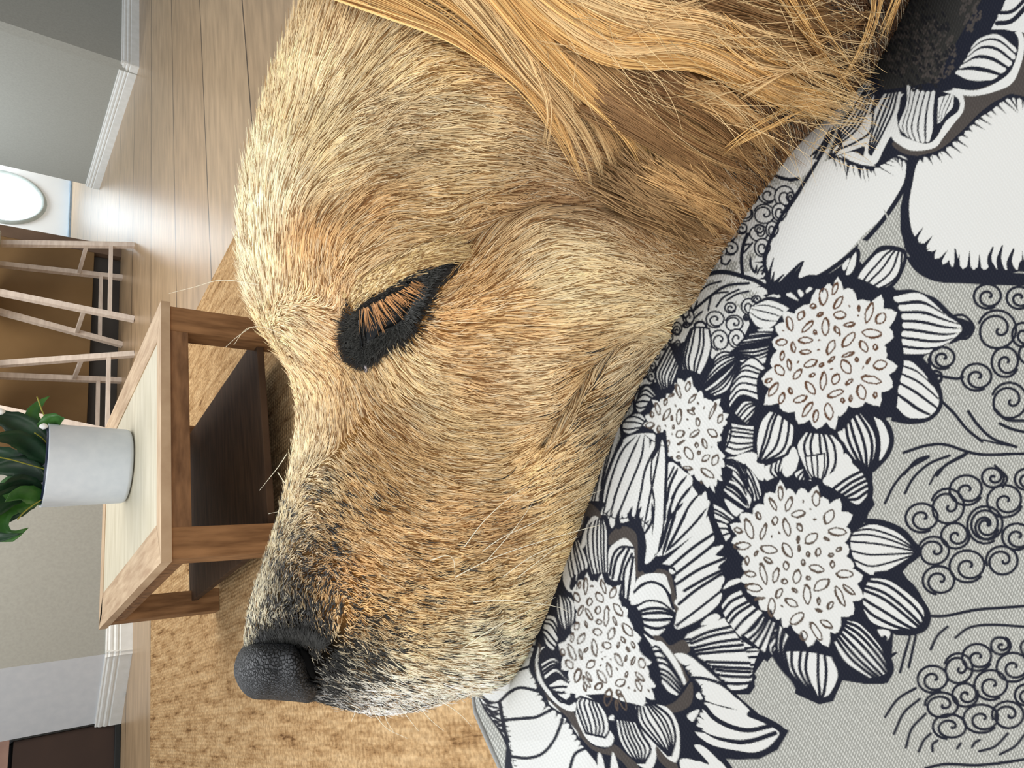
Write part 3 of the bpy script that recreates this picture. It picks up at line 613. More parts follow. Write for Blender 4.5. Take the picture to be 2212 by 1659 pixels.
P 5 4 6 1190 580 1200 700 1300 820 1400 920|1300 570 1410 660 1450 800 1420 920
F b 740 610 800 730 860 830 940 880 1030 860 1040 900 960 910 860 860 790 780 700 650 590 560
F b 1040 850 1120 920 1200 1000 1200 1100 1100 980 1010 890
F b 1320 860 1400 950 1460 980 1460 1050 1340 960
F w 920 920 950 930 980 1100 930 1100
F w 1020 900 1060 1000 1060 1100 1010 1080
F b 500 170 540 190 500 300 520 440 600 540 560 560 480 400 480 260
F w 560 180 520 230 520 340 560 440 640 530 720 580 770 560 760 620 680 600 590 520 510 400 495 300 510 210
P 0 5 4 530 300 620 260 690 340|560 400 640 350 730 430
P 4 5 3 580 440 660 400 730 430|620 510 680 560 740 520
S n 6 520 290 560 420 640 510 720 560 770 540
Z 1100 1100 .2411
F n 560 620 600 590 570 720 540 700
D .08 700 570 740 650 830 580 880 680 1000 680 980 800 1060 900 1085 1010 1180 1150 1165 1270 1275 1370 1250 1480 1310 1580 1300 1700 1200 1760 500 1640 540 1520 470 1430 440 1210 520 1160 560 1060 600 960 580 850 560 740 620 640
E s 2.5 685,690,150,34,92 845,695,130,36,72 605,790,90,48,65 810,790,100,60,55 930,750,100,54,115 640,910,100,34,115 720,830,70,46,100 715,940,120,34,60 795,905,70,46,100 870,960,180,44,95 975,900,130,54,55 605,1050,70,44,110 790,1100,80,60,15 915,1115,110,54,110 1060,1080,140,60,50 645,1160,110,46,125 765,1240,160,44,80 565,1150,80,26,100 560,1280,160,50,65 480,1280,60,36,70 540,1390,90,56,50 730,1390,90,60,140 875,1220,80,60,20 980,1350,130,44,60 610,1490,130,48,105 830,1500,140,50,55 895,1440,130,40,75 715,1500,100,26,60 1190,1380,90,60,75 1170,1500,110,36,45 995,1555,90,66,-20 800,1590,70,50,150 680,1590,80,26,80 1160,1580,110,40,65 890,1650,70,50,120 985,1650,70,40,60 740,690,40,24,0 630,680,60,22,100
E s 2.5 690,1030,60,20,70 805,1010,50,40,0 945,1000,24,80,-20 640,1300,24,90,-15 690,1260,50,20,130 980,1215,20,50,15 1020,1170,30,60,-30 1110,1215,24,60,-20 1065,1255,50,16,60 1110,1360,24,80,20 1045,1335,16,50,15 965,1430,40,16,60 835,1340,30,16,60 910,1345,26,12,50 820,1400,24,20,60 1050,1480,20,50,15 1070,1600,30,20,40 1125,1625,30,20,60 1250,1625,40,16,60 860,1320,20,12,0 825,1280,20,12,0
Z 1000 1340 .3165
E s 2.5 990,525,120,50,100 1090,555,120,40,70 1050,580,70,14,85 845,420,90,24,60 930,450,60,40,140 785,380,90,44,105
# left: big white petals over the hem
G w 140 440 300 260 430 150 500 130 520 180 480 330 490 420 520 500 600 560 700 660 780 760 820 860 900 960 960 1060 960 1160 340 1160 300 800 240 560 110 520
F b 500 150 535 180 500 300 500 400 560 510 640 590 760 680 820 800 880 880 1000 920 1000 890 880 850 800 760 740 640 640 590 560 500 510 400 500 300 520 200
F n 500 130 480 200 450 300 460 360 510 440 540 520 590 580 560 500 500 400 490 300 515 170
J n 16 11 0 560 560 500 400 480 300 500 160
J n 18 12 0 830 860 760 760 700 660 640 620 560 560
Q n 6 500 180 440 175 400 190
Q n 6 470 310 380 340 240 380 180 390
S n 6 110 470 130 520 180 560 240 560 320 490 400 460 540 490
S n 6 290 680 400 670 500 660 600 610
S n 6 330 930 440 940 540 910 620 820 680 680
S n 6 720 1060 760 920 840 870
F g 60 490 100 470 110 520 160 620 240 740 300 840 290 900 300 1000 380 1160 320 1160 230 960 150 780 80 640
F n 100 460 120 500 180 560 240 560 265 600 290 700 300 800 330 900 340 1000 400 1160 300 1100 285 980 295 870 240 750 150 620 105 520
F w 118 530 170 575 240 570 245 640 270 740 300 810 250 740 180 640
P 0 4 6 120 535 180 580 245 570|300 810 290 790 280 770
L n 4 130 570 200 590 245 600
L n 4 150 600 200 625 250 640
L n 4 175 640 220 665 260 685
L n 4 200 680 240 705 270 725
L n 4 230 730 260 750 285 765
F n 240 560 262 560 280 660 300 760 320 830 300 830 270 740 250 640
J n 12 10 180 350 1080 330 930 300 780 270 660 260 580
F w 330 960 380 1060 420 1160 380 1100
# ---- curls and hair lines on grey
Z 1850 950 .4274
C - 5.2 330,395,82,60 460,335,84,200,1.05 555,255,84,30 500,485,72,-20 390,560,78,180 650,430,90,60,1.05 750,310,90,20 810,490,74,60 560,640,90,40 735,610,80,160 415,710,80,100 690,190,56,-60 860,200,60,60
C - 5.2 650,430,70,20,1.05
C - 5.2 385,1210,76,60 515,1155,72,200,1.05 610,1100,76,30 550,1290,66,-20 430,1340,84,180,.75 680,1240,84,60 790,1150,82,20 630,1410,90,40,.8 765,1390,80,160,.85 470,1450,84,100,.75 730,1040,50,-60 860,1290,60,60 880,1050,50,60
S n 6 240 65 350 30 450 25 560 60 650 75 850 70
S n 5.4 145 320 190 230 260 150 360 90
S n 5.4 245 270 290 190 370 120 470 80
S n 4 370 225 420 150 550 80
S n 4 640 0 720 20 810 35
S n 6 350 890 450 890 600 860 720 850 860 840
S n 5.4 375 1060 410 990 460 945
S n 5.4 500 1000 570 950 680 935 850 945
S n 5.4 270 995 240 1100 220 1175
S n 5.4 300 990 280 1080 265 1150
L n 5.4 160 1120 180 1090 205 1075
S n 5.4 145 1400 210 1310 300 1255
S n 5.4 190 1485 240 1380 320 1310
S n 5.4 250 1555 280 1460 350 1385
S n 5.4 315 1575 340 1520 375 1485
S n 5.4 385 1575 385 1540 410 1520
L n 5.4 505 1565 530 1530
L n 5.4 580 1560 600 1530 630 1515
S n 5.4 620 1575 700 1550 765 1485
S n 5.4 725 1590 800 1550 850 1490
S n 6 350 1660 450 1640 600 1645 720 1635 850 1615
S n 5 700 130 760 190 740 240
Z 1560 540 .2954
C - 5.2 1940,340,100,60 2170,350,90,30 2010,580,140,200,1.0 1860,930,110,60 2070,820,100,30,1.1 2100,1100,130,200,1.0 1610,790,90,60 1560,930,50,30 2200,620,80,30,1.1
C - 5.2 2260,760,90,30
S n 6 1510 800 1540 900 1700 940 1760 930
S n 6 1610 1110 1700 1200 1790 1310 1900 1400
S n 6 1800 1180 1870 1280 1980 1380 2150 1440
S n 6 2030 1270 2120 1310 2250 1340
S n 6 1990 1160 2080 1240 2210 1250
S n 6 1330 1640 1420 1540 1510 1510
S n 6 1570 1650 1640 1570 1800 1480
Z 1700 0 .3737
X b 5 16 90 30 640,200,130,260
X b 4 12 160 -50 860,300,120,180
X k 5 14 120 60 760,260,200,280
X b 4 14 60 -60 1060,60,60,120
Z 1560 540 .2954
Q n 12 350 290 400 230 450 180
Q n 16 400 300 470 210 560 110 590 85
Q n 16 440 290 510 220 560 170
Q n 14 480 290 550 240 600 205
Q n 10 360 290 370 210 380 160
Q n 10 345 280 345 180 375 60
"""
# ================================================================ the room
def structure(o): o['kind'] = 'structure'; return o
def plank_mat():
    m, nt, b = mat('plank_floor', (.3, .24, .17), .33, .5)
    tc = N(nt, 'ShaderNodeTexCoord'); mp = N(nt, 'ShaderNodeMapping'); mp.inputs['Rotation'].default_value = (0, 0, -.02); mp.inputs['Location'].default_value = (0, -.1, 0)
    nt.links.new(tc.outputs['Object'], mp.inputs[0])
    br = N(nt, 'ShaderNodeTexBrick', i_Scale=1.0); br.inputs['Brick Width'].default_value = 60; br.inputs['Row Height'].default_value = .75
    br.inputs['Mortar Size'].default_value = .009; br.inputs['Mortar Smooth'].default_value = .3; br.offset = .37
    br.inputs['Color1'].default_value = srgb(190, 163, 130); br.inputs['Color2'].default_value = srgb(182, 154, 121); br.inputs['Mortar'].default_value = srgb(84, 68, 50)
    nt.links.new(mp.outputs[0], br.inputs['Vector'])
    mp2 = N(nt, 'ShaderNodeMapping'); mp2.inputs['Scale'].default_value = (1.4, 9, 1); mp2.inputs['Rotation'].default_value = (0, 0, .35); nt.links.new(tc.outputs['Object'], mp2.inputs[0])
    n = N(nt, 'ShaderNodeTexNoise', i_Scale=2.2, i_Detail=7); nt.links.new(mp2.outputs[0], n.inputs['Vector'])
    mx = N(nt, 'ShaderNodeMix', data_type='RGBA', blend_type='MULTIPLY'); mx.inputs[0].default_value = .8
    nt.links.new(br.outputs[0], mx.inputs[6]); nt.links.new(ramp(nt, n.outputs[0], [(.3, (.62, .6, .57)), (.72, (1.05, 1.03, 1.0))]), mx.inputs[7])
    nt.links.new(mx.outputs[2], b.inputs['Base Color'])
    bp = N(nt, 'ShaderNodeBump', i_Strength=.08, i_Distance=.003); nt.links.new(n.outputs[0], bp.inputs['Height']); nt.links.new(bp.outputs[0], b.inputs['Normal'])
    return m
structure(box('floor', (-4, -2, -.05), (16, 16, 0), plank_mat(), bev=0, loc=(0, 0, 0)))
M_wall = grain('wall_paint', srgb(160, 160, 152)[:3], srgb(168, 168, 160)[:3], ns=60, rough=.85, bump=.05)
M_white = grain('white_trim_paint', srgb(226, 226, 220)[:3], srgb(236, 236, 232)[:3], ns=20, rough=.5, bump=.02)
M_panelw = grain('white_wall_paint', srgb(214, 219, 224)[:3], srgb(222, 226, 230)[:3], ns=20, rough=.7, bump=.02)
def fl(px, py): return onz(px, py, 0)[:2]
def wallseg(name, p, q, h=2.5, m=None, t=.1, z0=0):
    p, q = np.array(p), np.array(q); d = (q-p)/np.linalg.norm(q-p); n = np.array((-d[1], d[0]))
    if n@((p+q)/2) < 0: n = -n
    c = [p, q, q+n*t, p+n*t]
    vs = [(a[0], a[1], z) for z in (z0, h) for a in c]
    return structure(obj(name, vs, [[0, 1, 2, 3], [7, 6, 5, 4]]+[[k, k+4, (k+1) % 4+4, (k+1) % 4] for k in range(4)], m or M_wall, loc=(p[0], p[1], 0)))
def baseboard(name, p, q, h=.15, m=None):      # moulded profile swept along the wall foot
    p, q = np.array(p), np.array(q); d = (q-p)/np.linalg.norm(q-p); n = np.array((-d[1], d[0]))
    if n@((p+q)/2) > 0: n = -n
    p = p-d*.022; q = q+d*.022
    prof = [(0, 0), (.022, 0), (.022, .45), (.016, .5), (.021, .56), (.021, .64), (.013, .70), (.016, .76), (.016, .84), (.008, .9), (.01, .95), (.006, 1), (0, 1)]
    vs = [(e[0]+n[0]*a, e[1]+n[1]*a, z*h) for e in (p, q) for a, z in prof]
    k = len(prof); fs = grid_faces(2, k)+[list(range(k)), list(range(k, 2*k))[::-1]]
    return structure(obj(name, vs, fs, m or M_white, loc=(p[0], p[1], 0)))
WBX = ony(100, 1000, fl(285, 1405)[1])[0]; A = fl(285, 1405); B = fl(262, 1552); BY = A[1]
wallseg('wall_back', (A[0], BY), (WBX, BY+.02)); baseboard('baseboard_back', (A[0], BY), (WBX, BY+.02))
wallseg('wall_left_return', A, B, m=M_panelw); baseboard('baseboard_left_return', A, B)
Cc = fl(300, 145); Ce = fl(300, -260); E2 = fl(215, 405)
wallseg('wall_hall_near', Cc, Ce); baseboard('baseboard_hall_near', Cc, Ce)
wallseg('wall_hall_side', Cc+(.012, .06), E2); baseboard('baseboard_hall_side', Cc, E2)
# front door at the end of the hall
D1, D2 = fl(155, 388), fl(150, 524); dd = (D2-D1)/np.linalg.norm(D2-D1)
M_cas = grain('door_casing_paint', srgb(206, 198, 182)[:3], srgb(214, 206, 190)[:3], ns=20, bump=.02)
wallseg('wall_door_side', D1-dd*4.5, D1-dd*.35); wallseg('wall_door_far', D2+dd*.12, D2+dd*4)
dn = np.array((dd[1], -dd[0]));  dn = dn if dn@D1 < 0 else -dn
def dbox(name, s0, s1, z0, z1, off, thk, m, parent=None):
    c = [D1+dd*s0+dn*off, D1+dd*s1+dn*off, D1+dd*s1+dn*(off+thk), D1+dd*s0+dn*(off+thk)]
    vs = [(a[0], a[1], z) for z in (z0, z1) for a in c]
    return obj(name, vs, [[0, 1, 2, 3], [7, 6, 5, 4]]+[[k, k+4, (k+1) % 4+4, (k+1) % 4] for k in range(4)], m, parent)
DL = np.linalg.norm(D2-D1)
door = thing('door_1', 'white front door with an oval window at the hall end', 'door', (D1[0], D1[1], 0)); door['kind'] = 'structure'
M_door, ntd, bd_ = mat('daylit_door_paint', (.95, .95, .92), .4); 
dbox('door_leaf', 0, DL, .03, 2.4, -.06, .05, M_door, door)
dbox('door_frame', -.38, -.02, 0, 2.5, -.06, .09, M_cas, door); dbox('door_frame', DL+.0, DL+.14, 0, 2.5, -.06, .09, M_cas, door)
dbox('threshold', -.1, DL+.05, 0, .03, -.02, .16, grain('threshold_metal', (.2, .27, .33), (.3, .36, .42), ns=9, bump=0), door)
M_glow, ntg, bg_ = mat('daylit_glass', (.9, .95, 1), .2); bg_.inputs['Emission Color'].default_value = (.86, .94, 1, 1); bg_.inputs['Emission Strength'].default_value = 1.1
M_ring = grain('oval_window_moulding', (.40, .44, .41), (.5, .54, .5), ns=9, bump=0)
ztop = onx(42, 440, D1[0]+dd[0]*DL*.5)[2]; zc = onx(5, 425, D1[0]+dd[0]*DL*.45)[2]
def oval(name, cx, cz, rs, rz, w_, m, off, fill=False):
    n = 48; vs = []; 
    for k in range(n):
        a = 2*math.pi*k/n
        for f, o_ in ((1, off), (1-w_/2, off+.04), (1-w_, off)):
            p = D1+dd*(cx+math.cos(a)*rs*f)+dn*o_; vs.append((p[0], p[1], cz+math.sin(a)*rz*f))
    if fill: vs = vs[0::3]; return obj(name, vs, [list(range(n))], m, door)
    fs = []
    for k in range(n):
        for j in range(2): fs.append([k*3+j, ((k+1) % n)*3+j, ((k+1) % n)*3+j+1, k*3+j+1])
    return obj(name, vs, fs, m, door, True)
oval('window_moulding', DL*.50, zc, DL*.40, .62, .14, M_ring, -.005); oval('window_pane', DL*.50, zc, DL*.36, .56, 0, M_glow, .0, True)
# unseen lamp added before the door to whiten its leaf
area('door_fill', (float(D1[0]+dd[0]*DL/2+dn[0]*.5), float(D1[1]+dd[1]*DL/2+dn[1]*.5), 2.2), (float(D1[0]+dd[0]*DL/2-dn[0]*.1), float(D1[1]+dd[1]*DL/2-dn[1]*.1), 0.6), .9, 75, (.84, .93, 1))
# ---------------------------------------------------------------- rug
def jute():
    m, nt, b = mat('jute_weave', (.4, .28, .15), .95, .1)
    tc = N(nt, 'ShaderNodeTexCoord'); mp = N(nt, 'ShaderNodeMapping'); mp.inputs['Rotation'].default_value = (0, 0, .05); nt.links.new(tc.outputs['Object'], mp.inputs[0])
    mp2 = N(nt, 'ShaderNodeMapping'); mp2.inputs['Scale'].default_value = (12, 2.0, 1); nt.links.new(mp.outputs[0], mp2.inputs[0])
    n1 = N(nt, 'ShaderNodeTexNoise', i_Scale=2.4, i_Detail=9, i_Roughness=.7); nt.links.new(mp2.outputs[0], n1.inputs['Vector'])
    n2 = N(nt, 'ShaderNodeTexNoise', i_Scale=70, i_Detail=4); nt.links.new(mp.outputs[0], n2.inputs['Vector'])
    wv = N(nt, 'ShaderNodeTexWave', i_Scale=16, i_Distortion=1.5, i_Detail=2); wv.bands_direction = 'Y'; wv.inputs['Detail Scale'].default_value = 6; nt.links.new(mp.outputs[0], wv.inputs['Vector'])
    wx = N(nt, 'ShaderNodeTexWave', i_Scale=22, i_Distortion=2.5, i_Detail=2); wx.bands_direction = 'X'; nt.links.new(mp.outputs[0], wx.inputs['Vector'])
    c = ramp(nt, n1.outputs[0], [(.33, srgb(112, 80, 50)), (.41, srgb(174, 138, 96)), (.54, srgb(204, 170, 126)), (.75, srgb(222, 192, 150))])
    mu = N(nt, 'ShaderNodeMix', data_type='RGBA', blend_type='MULTIPLY'); mu.inputs[0].default_value = .75
    nt.links.new(c, mu.inputs[6]); nt.links.new(ramp(nt, n2.outputs[0], [(.35, (.55, .5, .44)), (.6, (1.05, 1.03, 1))]), mu.inputs[7])
    ad = N(nt, 'ShaderNodeMath', operation='MULTIPLY'); nt.links.new(wv.outputs['Fac'], ad.inputs[0]); nt.links.new(wx.outputs['Fac'], ad.inputs[1])
    m3 = N(nt, 'ShaderNodeMix', data_type='RGBA', blend_type='MULTIPLY'); m3.inputs[0].default_value = .3
    nt.links.new(mu.outputs[2], m3.inputs[6]); nt.links.new(ramp(nt, ad.outputs[0], [(.0, (.5, .44, .36)), (.35, (1, 1, 1))]), m3.inputs[7])
    nt.links.new(m3.outputs[2], b.inputs['Base Color'])
    bp = N(nt, 'ShaderNodeBump', i_Strength=.7, i_Distance=.004); nt.links.new(ad.outputs[0], bp.inputs['Height']); nt.links.new(bp.outputs[0], b.inputs['Normal'])
    return m
rx1 = fl(465, 600)[0]; ry1 = fl(330, 1500)[1]
tag(box('jute_rug', (-1.2, .5, 0.0005), (rx1, ry1, .013), jute(), loc=(.5, 2.5, 0), bev=.005), 'large tan woven jute rug under the coffee table', 'rug')
# ---------------------------------------------------------------- coffee table
ZT = .45
NL, NR, FL_ = onz(348, 1215, ZT), onz(345, 655, ZT), onz(213, 1360, ZT)
X0, X1, Y0, Y1 = NL[0], NR[0], NL[1], FL_[1]
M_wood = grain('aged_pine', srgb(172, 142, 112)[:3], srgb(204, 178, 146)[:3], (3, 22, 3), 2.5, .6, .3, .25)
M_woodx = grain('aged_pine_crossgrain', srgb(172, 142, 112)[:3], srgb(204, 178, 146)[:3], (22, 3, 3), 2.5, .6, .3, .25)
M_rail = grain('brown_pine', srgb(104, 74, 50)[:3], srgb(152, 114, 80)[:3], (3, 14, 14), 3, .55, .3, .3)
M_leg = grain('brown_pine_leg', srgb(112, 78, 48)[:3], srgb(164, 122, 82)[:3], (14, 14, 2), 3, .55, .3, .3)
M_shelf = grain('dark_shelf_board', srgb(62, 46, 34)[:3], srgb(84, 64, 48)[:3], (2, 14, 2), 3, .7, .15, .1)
M_top = grain('whitewashed_top_panel', srgb(196, 186, 160)[:3], srgb(216, 207, 184)[:3], (1, 8, 1), 4, .45, .4, .1)
tbl = thing('coffee_table', 'low pine coffee table with whitewashed top on the jute rug', 'table', ((X0+X1)/2, (Y0+Y1)/2, .013))
fw = .125; th = .028
def quadslab(name, pts, z0, z1, m, parent):
    vs = [(p[0], p[1], z) for z in (z0, z1) for p in pts]; n = len(pts)
    return obj(name, vs, [list(range(n))[::-1], list(range(n, 2*n))]+[[k, (k+1) % n, (k+1) % n+n, k+n] for k in range(n)], m, parent)
g_ = .0015
quadslab('top_rail', [(X0, Y0), (X1, Y0), (X1-fw-g_, Y0+.06), (X0+fw+g_, Y0+.06)], ZT-th, ZT, M_wood, tbl)
quadslab('top_rail', [(X0+.05, Y1-.07), (X1-.05, Y1-.07), (X1, Y1), (X0, Y1)], ZT-th, ZT, M_wood, tbl)
quadslab('top_rail', [(X0, Y0+g_), (X0+fw, Y0+.062), (X0+fw, Y1-.072), (X0, Y1-g_)], ZT-th, ZT, M_woodx, tbl)
quadslab('top_rail', [(X1-fw, Y0+.062), (X1, Y0+g_), (X1, Y1-g_), (X1-fw, Y1-.072)], ZT-th, ZT, M_woodx, tbl)
box('top_panel', (X0+fw, Y0+.06, ZT-th), (X1-fw, Y1-.07, ZT-.003), M_top, tbl, .001)
ap = .058; lw_ = .075
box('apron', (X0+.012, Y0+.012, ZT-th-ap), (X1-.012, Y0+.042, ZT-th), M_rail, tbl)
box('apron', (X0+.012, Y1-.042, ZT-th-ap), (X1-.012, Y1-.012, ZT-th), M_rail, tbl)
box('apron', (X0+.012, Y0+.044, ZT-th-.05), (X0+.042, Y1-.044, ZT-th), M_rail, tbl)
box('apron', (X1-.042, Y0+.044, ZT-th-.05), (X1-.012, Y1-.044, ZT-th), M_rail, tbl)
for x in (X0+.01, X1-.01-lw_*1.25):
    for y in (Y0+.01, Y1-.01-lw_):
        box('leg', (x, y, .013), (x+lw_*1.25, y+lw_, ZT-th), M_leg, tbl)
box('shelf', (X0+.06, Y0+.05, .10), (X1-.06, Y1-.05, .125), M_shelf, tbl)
# ---------------------------------------------------------------- potted plant
pb = onz(290, 1008, ZT); pl, pr = onz(273, 1085, ZT), onz(276, 936, ZT)
rb = np.linalg.norm(pl[:2]-pr[:2])/2; PCX, PCY = (pl[0]+pr[0])/2, pb[1]+rb*.95
tp1, tp2 = ony(103, 926, PCY), ony(86, 1098, PCY); rt = np.linalg.norm(tp1-tp2)/2; ph = (tp1[2]+tp2[2])/2-ZT
plant = thing('potted_plant', 'leafy green houseplant in a pale blue-white pot on the coffee table', 'plant', (PCX, PCY, ZT))
M_pot = grain('glazed_pot', srgb(206, 212, 218)[:3], srgb(214, 219, 224)[:3], ns=30, rough=.45, bump=.02)
pv, pf = lathe([(rb*.3, .002), (rb*.9, 0), (rb*.98, .006), (rb, .015), (rt*.995, ph-.004), (rt, ph), (rt-.006, ph), (rt-.010, ph-.03)], 64, (PCX, PCY, ZT)); obj('pot', pv, pf, M_pot, plant, True)
M_liner, _, _ = mat('dark_blue_liner', (.006, .012, .035), .4)
pv, pf = lathe([(rt-.008, ph-.008), (rt-.008, ph+.006), (rt-.014, ph+.006), (rt-.02, ph-.03), (.001, ph-.032)], 48, (PCX, PCY, ZT)); obj('liner', pv, pf, M_liner, plant, True)
M_leaf = [grain('leaf_green_%d' % i, a, b, ns=14, rough=.38, bump=.2) for i, (a, b) in enumerate([(srgb(20, 42, 26)[:3], srgb(38, 68, 40)[:3]), (srgb(38, 80, 30)[:3], srgb(70, 118, 52)[:3])])]
M_stem, _, _ = mat('yellow_green_stem', srgb(146, 142, 52), .5)
M_fl, _, _ = mat('white_bloom', (.85, .84, .8), .5)
def leaf(pts, wd, m, yo=0, twist=0):           # px path base->tip, width in px
    p = crv(np.array(pts, float), 8); q = resample(p, 17); P = np.array([ony(a, b, PCY+yo*(i/16)) for i, (a, b) in enumerate(q)])
    sc_ = np.linalg.norm(P[-1]-P[0])/max(np.hypot(*(q[-1]-q[0])), 1); t = np.gradient(P, axis=0); t /= np.linalg.norm(t, axis=1)[:, None]
    vd = _n(np.array((PCX, PCY, .6))-CAM); vs = []
    for i in range(17):
        u = i/16; wv = wd*sc_*math.sin(math.pi*min(u*1.02, 1)**.75)**.85*.5+.0006; s = _n(np.cross(t[i], vd)); 
        s = _n(s*math.cos(twist)+vd*math.sin(twist)); nn = _n(np.cross(s, t[i]))
        rp = 1+.06*math.sin(i*2.1)
        for a in (-1, -.5, 0, .5, 1): vs.append(P[i]+s*a*wv*rp-nn*(abs(a)**1.3)*wv*.35)
    o = obj('leaf', vs, grid_faces(17, 5), m, plant, True); md = o.modifiers.new('thick', 'SOLIDIFY'); md.thickness = .0008
LV = [([(105, 985), (60, 930), (10, 905), (-40, 900)], 62, 0, -.05), ([(100, 960), (70, 900), (88, 870), (108, 855)], 26, 1, -.04), ([(105, 940), (112, 925), (120, 910), (140, 903)], 40, 1, -.10),
      ([(108, 1000), (60, 960), (20, 945), (-30, 950)], 46, 0, -.1), ([(100, 1040), (50, 1010), (5, 1010), (-40, 1020)], 56, 0, .02), ([(95, 1070), (50, 1050), (10, 1060), (-40, 1050)], 60, 0, -.05),
      ([(95, 1060), (30, 1100), (-10, 1120), (-50, 1110)], 54, 0, .04), ([(90, 1080), (20, 1090), (-5, 1130), (20, 1158), (62, 1140)], 34, 1, -.08), ([(95, 1050), (10, 1080), (-40, 1130), (-10, 1160), (50, 1152)], 30, 0, -.12),
      ([(102, 990), (40, 1000), (-10, 980), (-50, 985)], 60, 0, .08), ([(104, 960), (60, 950), (30, 915), (-10, 880)], 44, 0, .08), ([(96, 1085), (70, 1070), (40, 1068), (10, 1085)], 30, 1, -.12), ([(100, 1010), (70, 1020), (30, 1040), (-30, 1080)], 40, 1, .1)]
for pts, wd, k, yo in LV: leaf(pts, wd, M_leaf[k], yo)
for pts in ([(103, 1015), (60, 1003), (20, 992), (-20, 985)], [(92, 1078), (70, 1092), (50, 1108), (38, 1122)], [(104, 960), (90, 945), (75, 935)], [(108, 945), (98, 905), (90, 885), (80, 857)]):
    q = crv(np.array(pts, float), 6); P = np.array([ony(a, b, PCY-.03-.05*i/len(q)) for i, (a, b) in enumerate(q)]); v_, f_ = tube(P, .0022, 6); obj('stem', v_, f_, M_stem, plant, True)
for a, b in ((95, 921), (2, 889)):
    c = ony(a, b, PCY-.1); v_, f_ = lathe([(.001, -.012), (.009, -.006), (.011, .002), (.006, .011), (.001, .014)], 14, c); obj('bloom', v_, f_, M_fl, plant, True)
# ---------------------------------------------------------------- kitchen island
IY = fl(262, 690)[1]+.08; ix1 = ony(100, 503, IY)[0]
isl = thing('kitchen_island', 'tan panelled kitchen island with a dark toe kick behind the stools', 'kitchen island', (2.8, IY+.3, 0))
M_tan = grain('tan_panel', srgb(126, 98, 62)[:3], srgb(136, 107, 70)[:3], (1, 1, 1), 3, .6, .3, .05)
M_toe, _, _ = mat('dark_toe_kick', srgb(66, 62, 58), .7)
M_brn = grain('end_panel_glare', srgb(108, 88, 72)[:3], srgb(120, 98, 80)[:3], (1, 1, 1), 6, .6, .3, .05)  # glare on the island's end panel is mixed into this brown
zk = ony(197, 700, IY)[2]
box('panel', (1.95, IY, zk), (ix1-.12, IY+.85, 1.1), M_tan, isl); box('toe_kick', (1.95, IY+.05, 0), (ix1-.13, IY+.83, zk-.001), M_toe, isl)
box('end_panel', (ix1-.118, IY-.0, 0), (ix1, IY+.4, 1.1), M_brn, isl)  # stands for the island's right end panel, glare in its colour
# ---------------------------------------------------------------- stools
M_st = grain('limed_wood', srgb(206, 190, 176)[:3], srgb(226, 212, 198)[:3], (2, 2, 9), 5, .6, .3, .1)
M_st2 = grain('grey_seat', srgb(176, 174, 160)[:3], srgb(186, 184, 170)[:3], ns=9, bump=0)
FY = fl(290, 690)[1]; BK = fl(263, 690)[1]
def stool(label, feet, tops, bars, grp, seat_c):
    c = np.mean([onz(*f, 0) for f in feet], 0)
    st = thing('bar_stool', label, 'stool', (c[0], c[1], 0), grp); L = []
    zs = ony(4, 560, (FY+BK)/2)[2]+.02
    for f, t_ in zip(feet, tops):
        p = onz(*f, 0); yy = p[1]+((FY+BK)/2-p[1])*.35; q = ony(*t_, yy); q = p+(q-p)*(zs-.001)/q[2]
        v_, f_ = beam(p, q, .042, .042, (0, 1, 0)); obj('leg', v_, f_, M_st, st); L.append((p, q))
    for a, b, z in bars:
        (p, q), (r, s) = L[a], L[b]; e = p+(q-p)*z/zs; g = r+(s-r)*z/zs; d = _n(g-e); v_, f_ = beam(e+d*.02, g-d*.02, .032, .026); obj('stretcher', v_, f_, M_st, st)
    sc_ = np.mean([q for p, q in L], 0); r_ = max(np.linalg.norm(q-sc_) for p, q in L)+.04
    v_, f_ = lathe([(.001, 0), (r_*.96, 0), (r_, .012), (r_, .035), (r_*.96, .045), (.001, .05)], 40, (sc_[0], sc_[1], zs)); obj('seat', v_, f_, M_st2, st, True)
BR = [(0, 1, .17), (2, 3, .17), (0, 2, .34), (1, 3, .34)]
stool('limed wood bar stool nearest the bright front door, before the tan island', [(290, 530), (290, 690), (264, 600), (264, 745)], [(5, 526), (5, 633), (5, 572), (5, 675)], BR, 'limed wood bar stools', None)
stool('limed wood bar stool behind the plant, farther from the front door', [(290, 765), (290, 945), (262, 822), (262, 960)], [(5, 786), (5, 885), (5, 812), (5, 890)], BR, 'limed wood bar stools', None)
# ---------------------------------------------------------------- dark hearth box at lower left of the room
hx = fl(262, 1552); hy = hx[1]
hb = thing('fireplace_surround', 'dark brown fireplace box with black edging beside the white wall return', 'fireplace', (hx[0]-.5, hy+.2, 0))
M_dk = grain('dark_brown_panel', srgb(58, 44, 38)[:3], srgb(66, 50, 42)[:3], ns=4, rough=.6, bump=.02); M_bk, _, _ = mat('black_edging', (.012, .014, .014), .4)
M_pk = grain('rosy_brick', srgb(150, 120, 108)[:3], srgb(164, 134, 120)[:3], ns=9, bump=.1)
dz = ony(30, 1600, hy)[2]
box('side_panel', (hx[0]-1.3, hy+.02, .02), (hx[0]-.012, hy+.5, dz), M_dk, hb); box('edging', (hx[0]-.011, hy-.0, 0), (hx[0]+.012, hy+.5, dz+.02), M_bk, hb)
box('base_edging', (hx[0]-1.3, hy-.0, 0), (hx[0]-.013, hy+.019, .035), M_bk, hb); box('mantel_top', (hx[0]-1.3, hy, dz+.021), (hx[0]+.0, hy+.5, dz+.3), M_pk, hb)
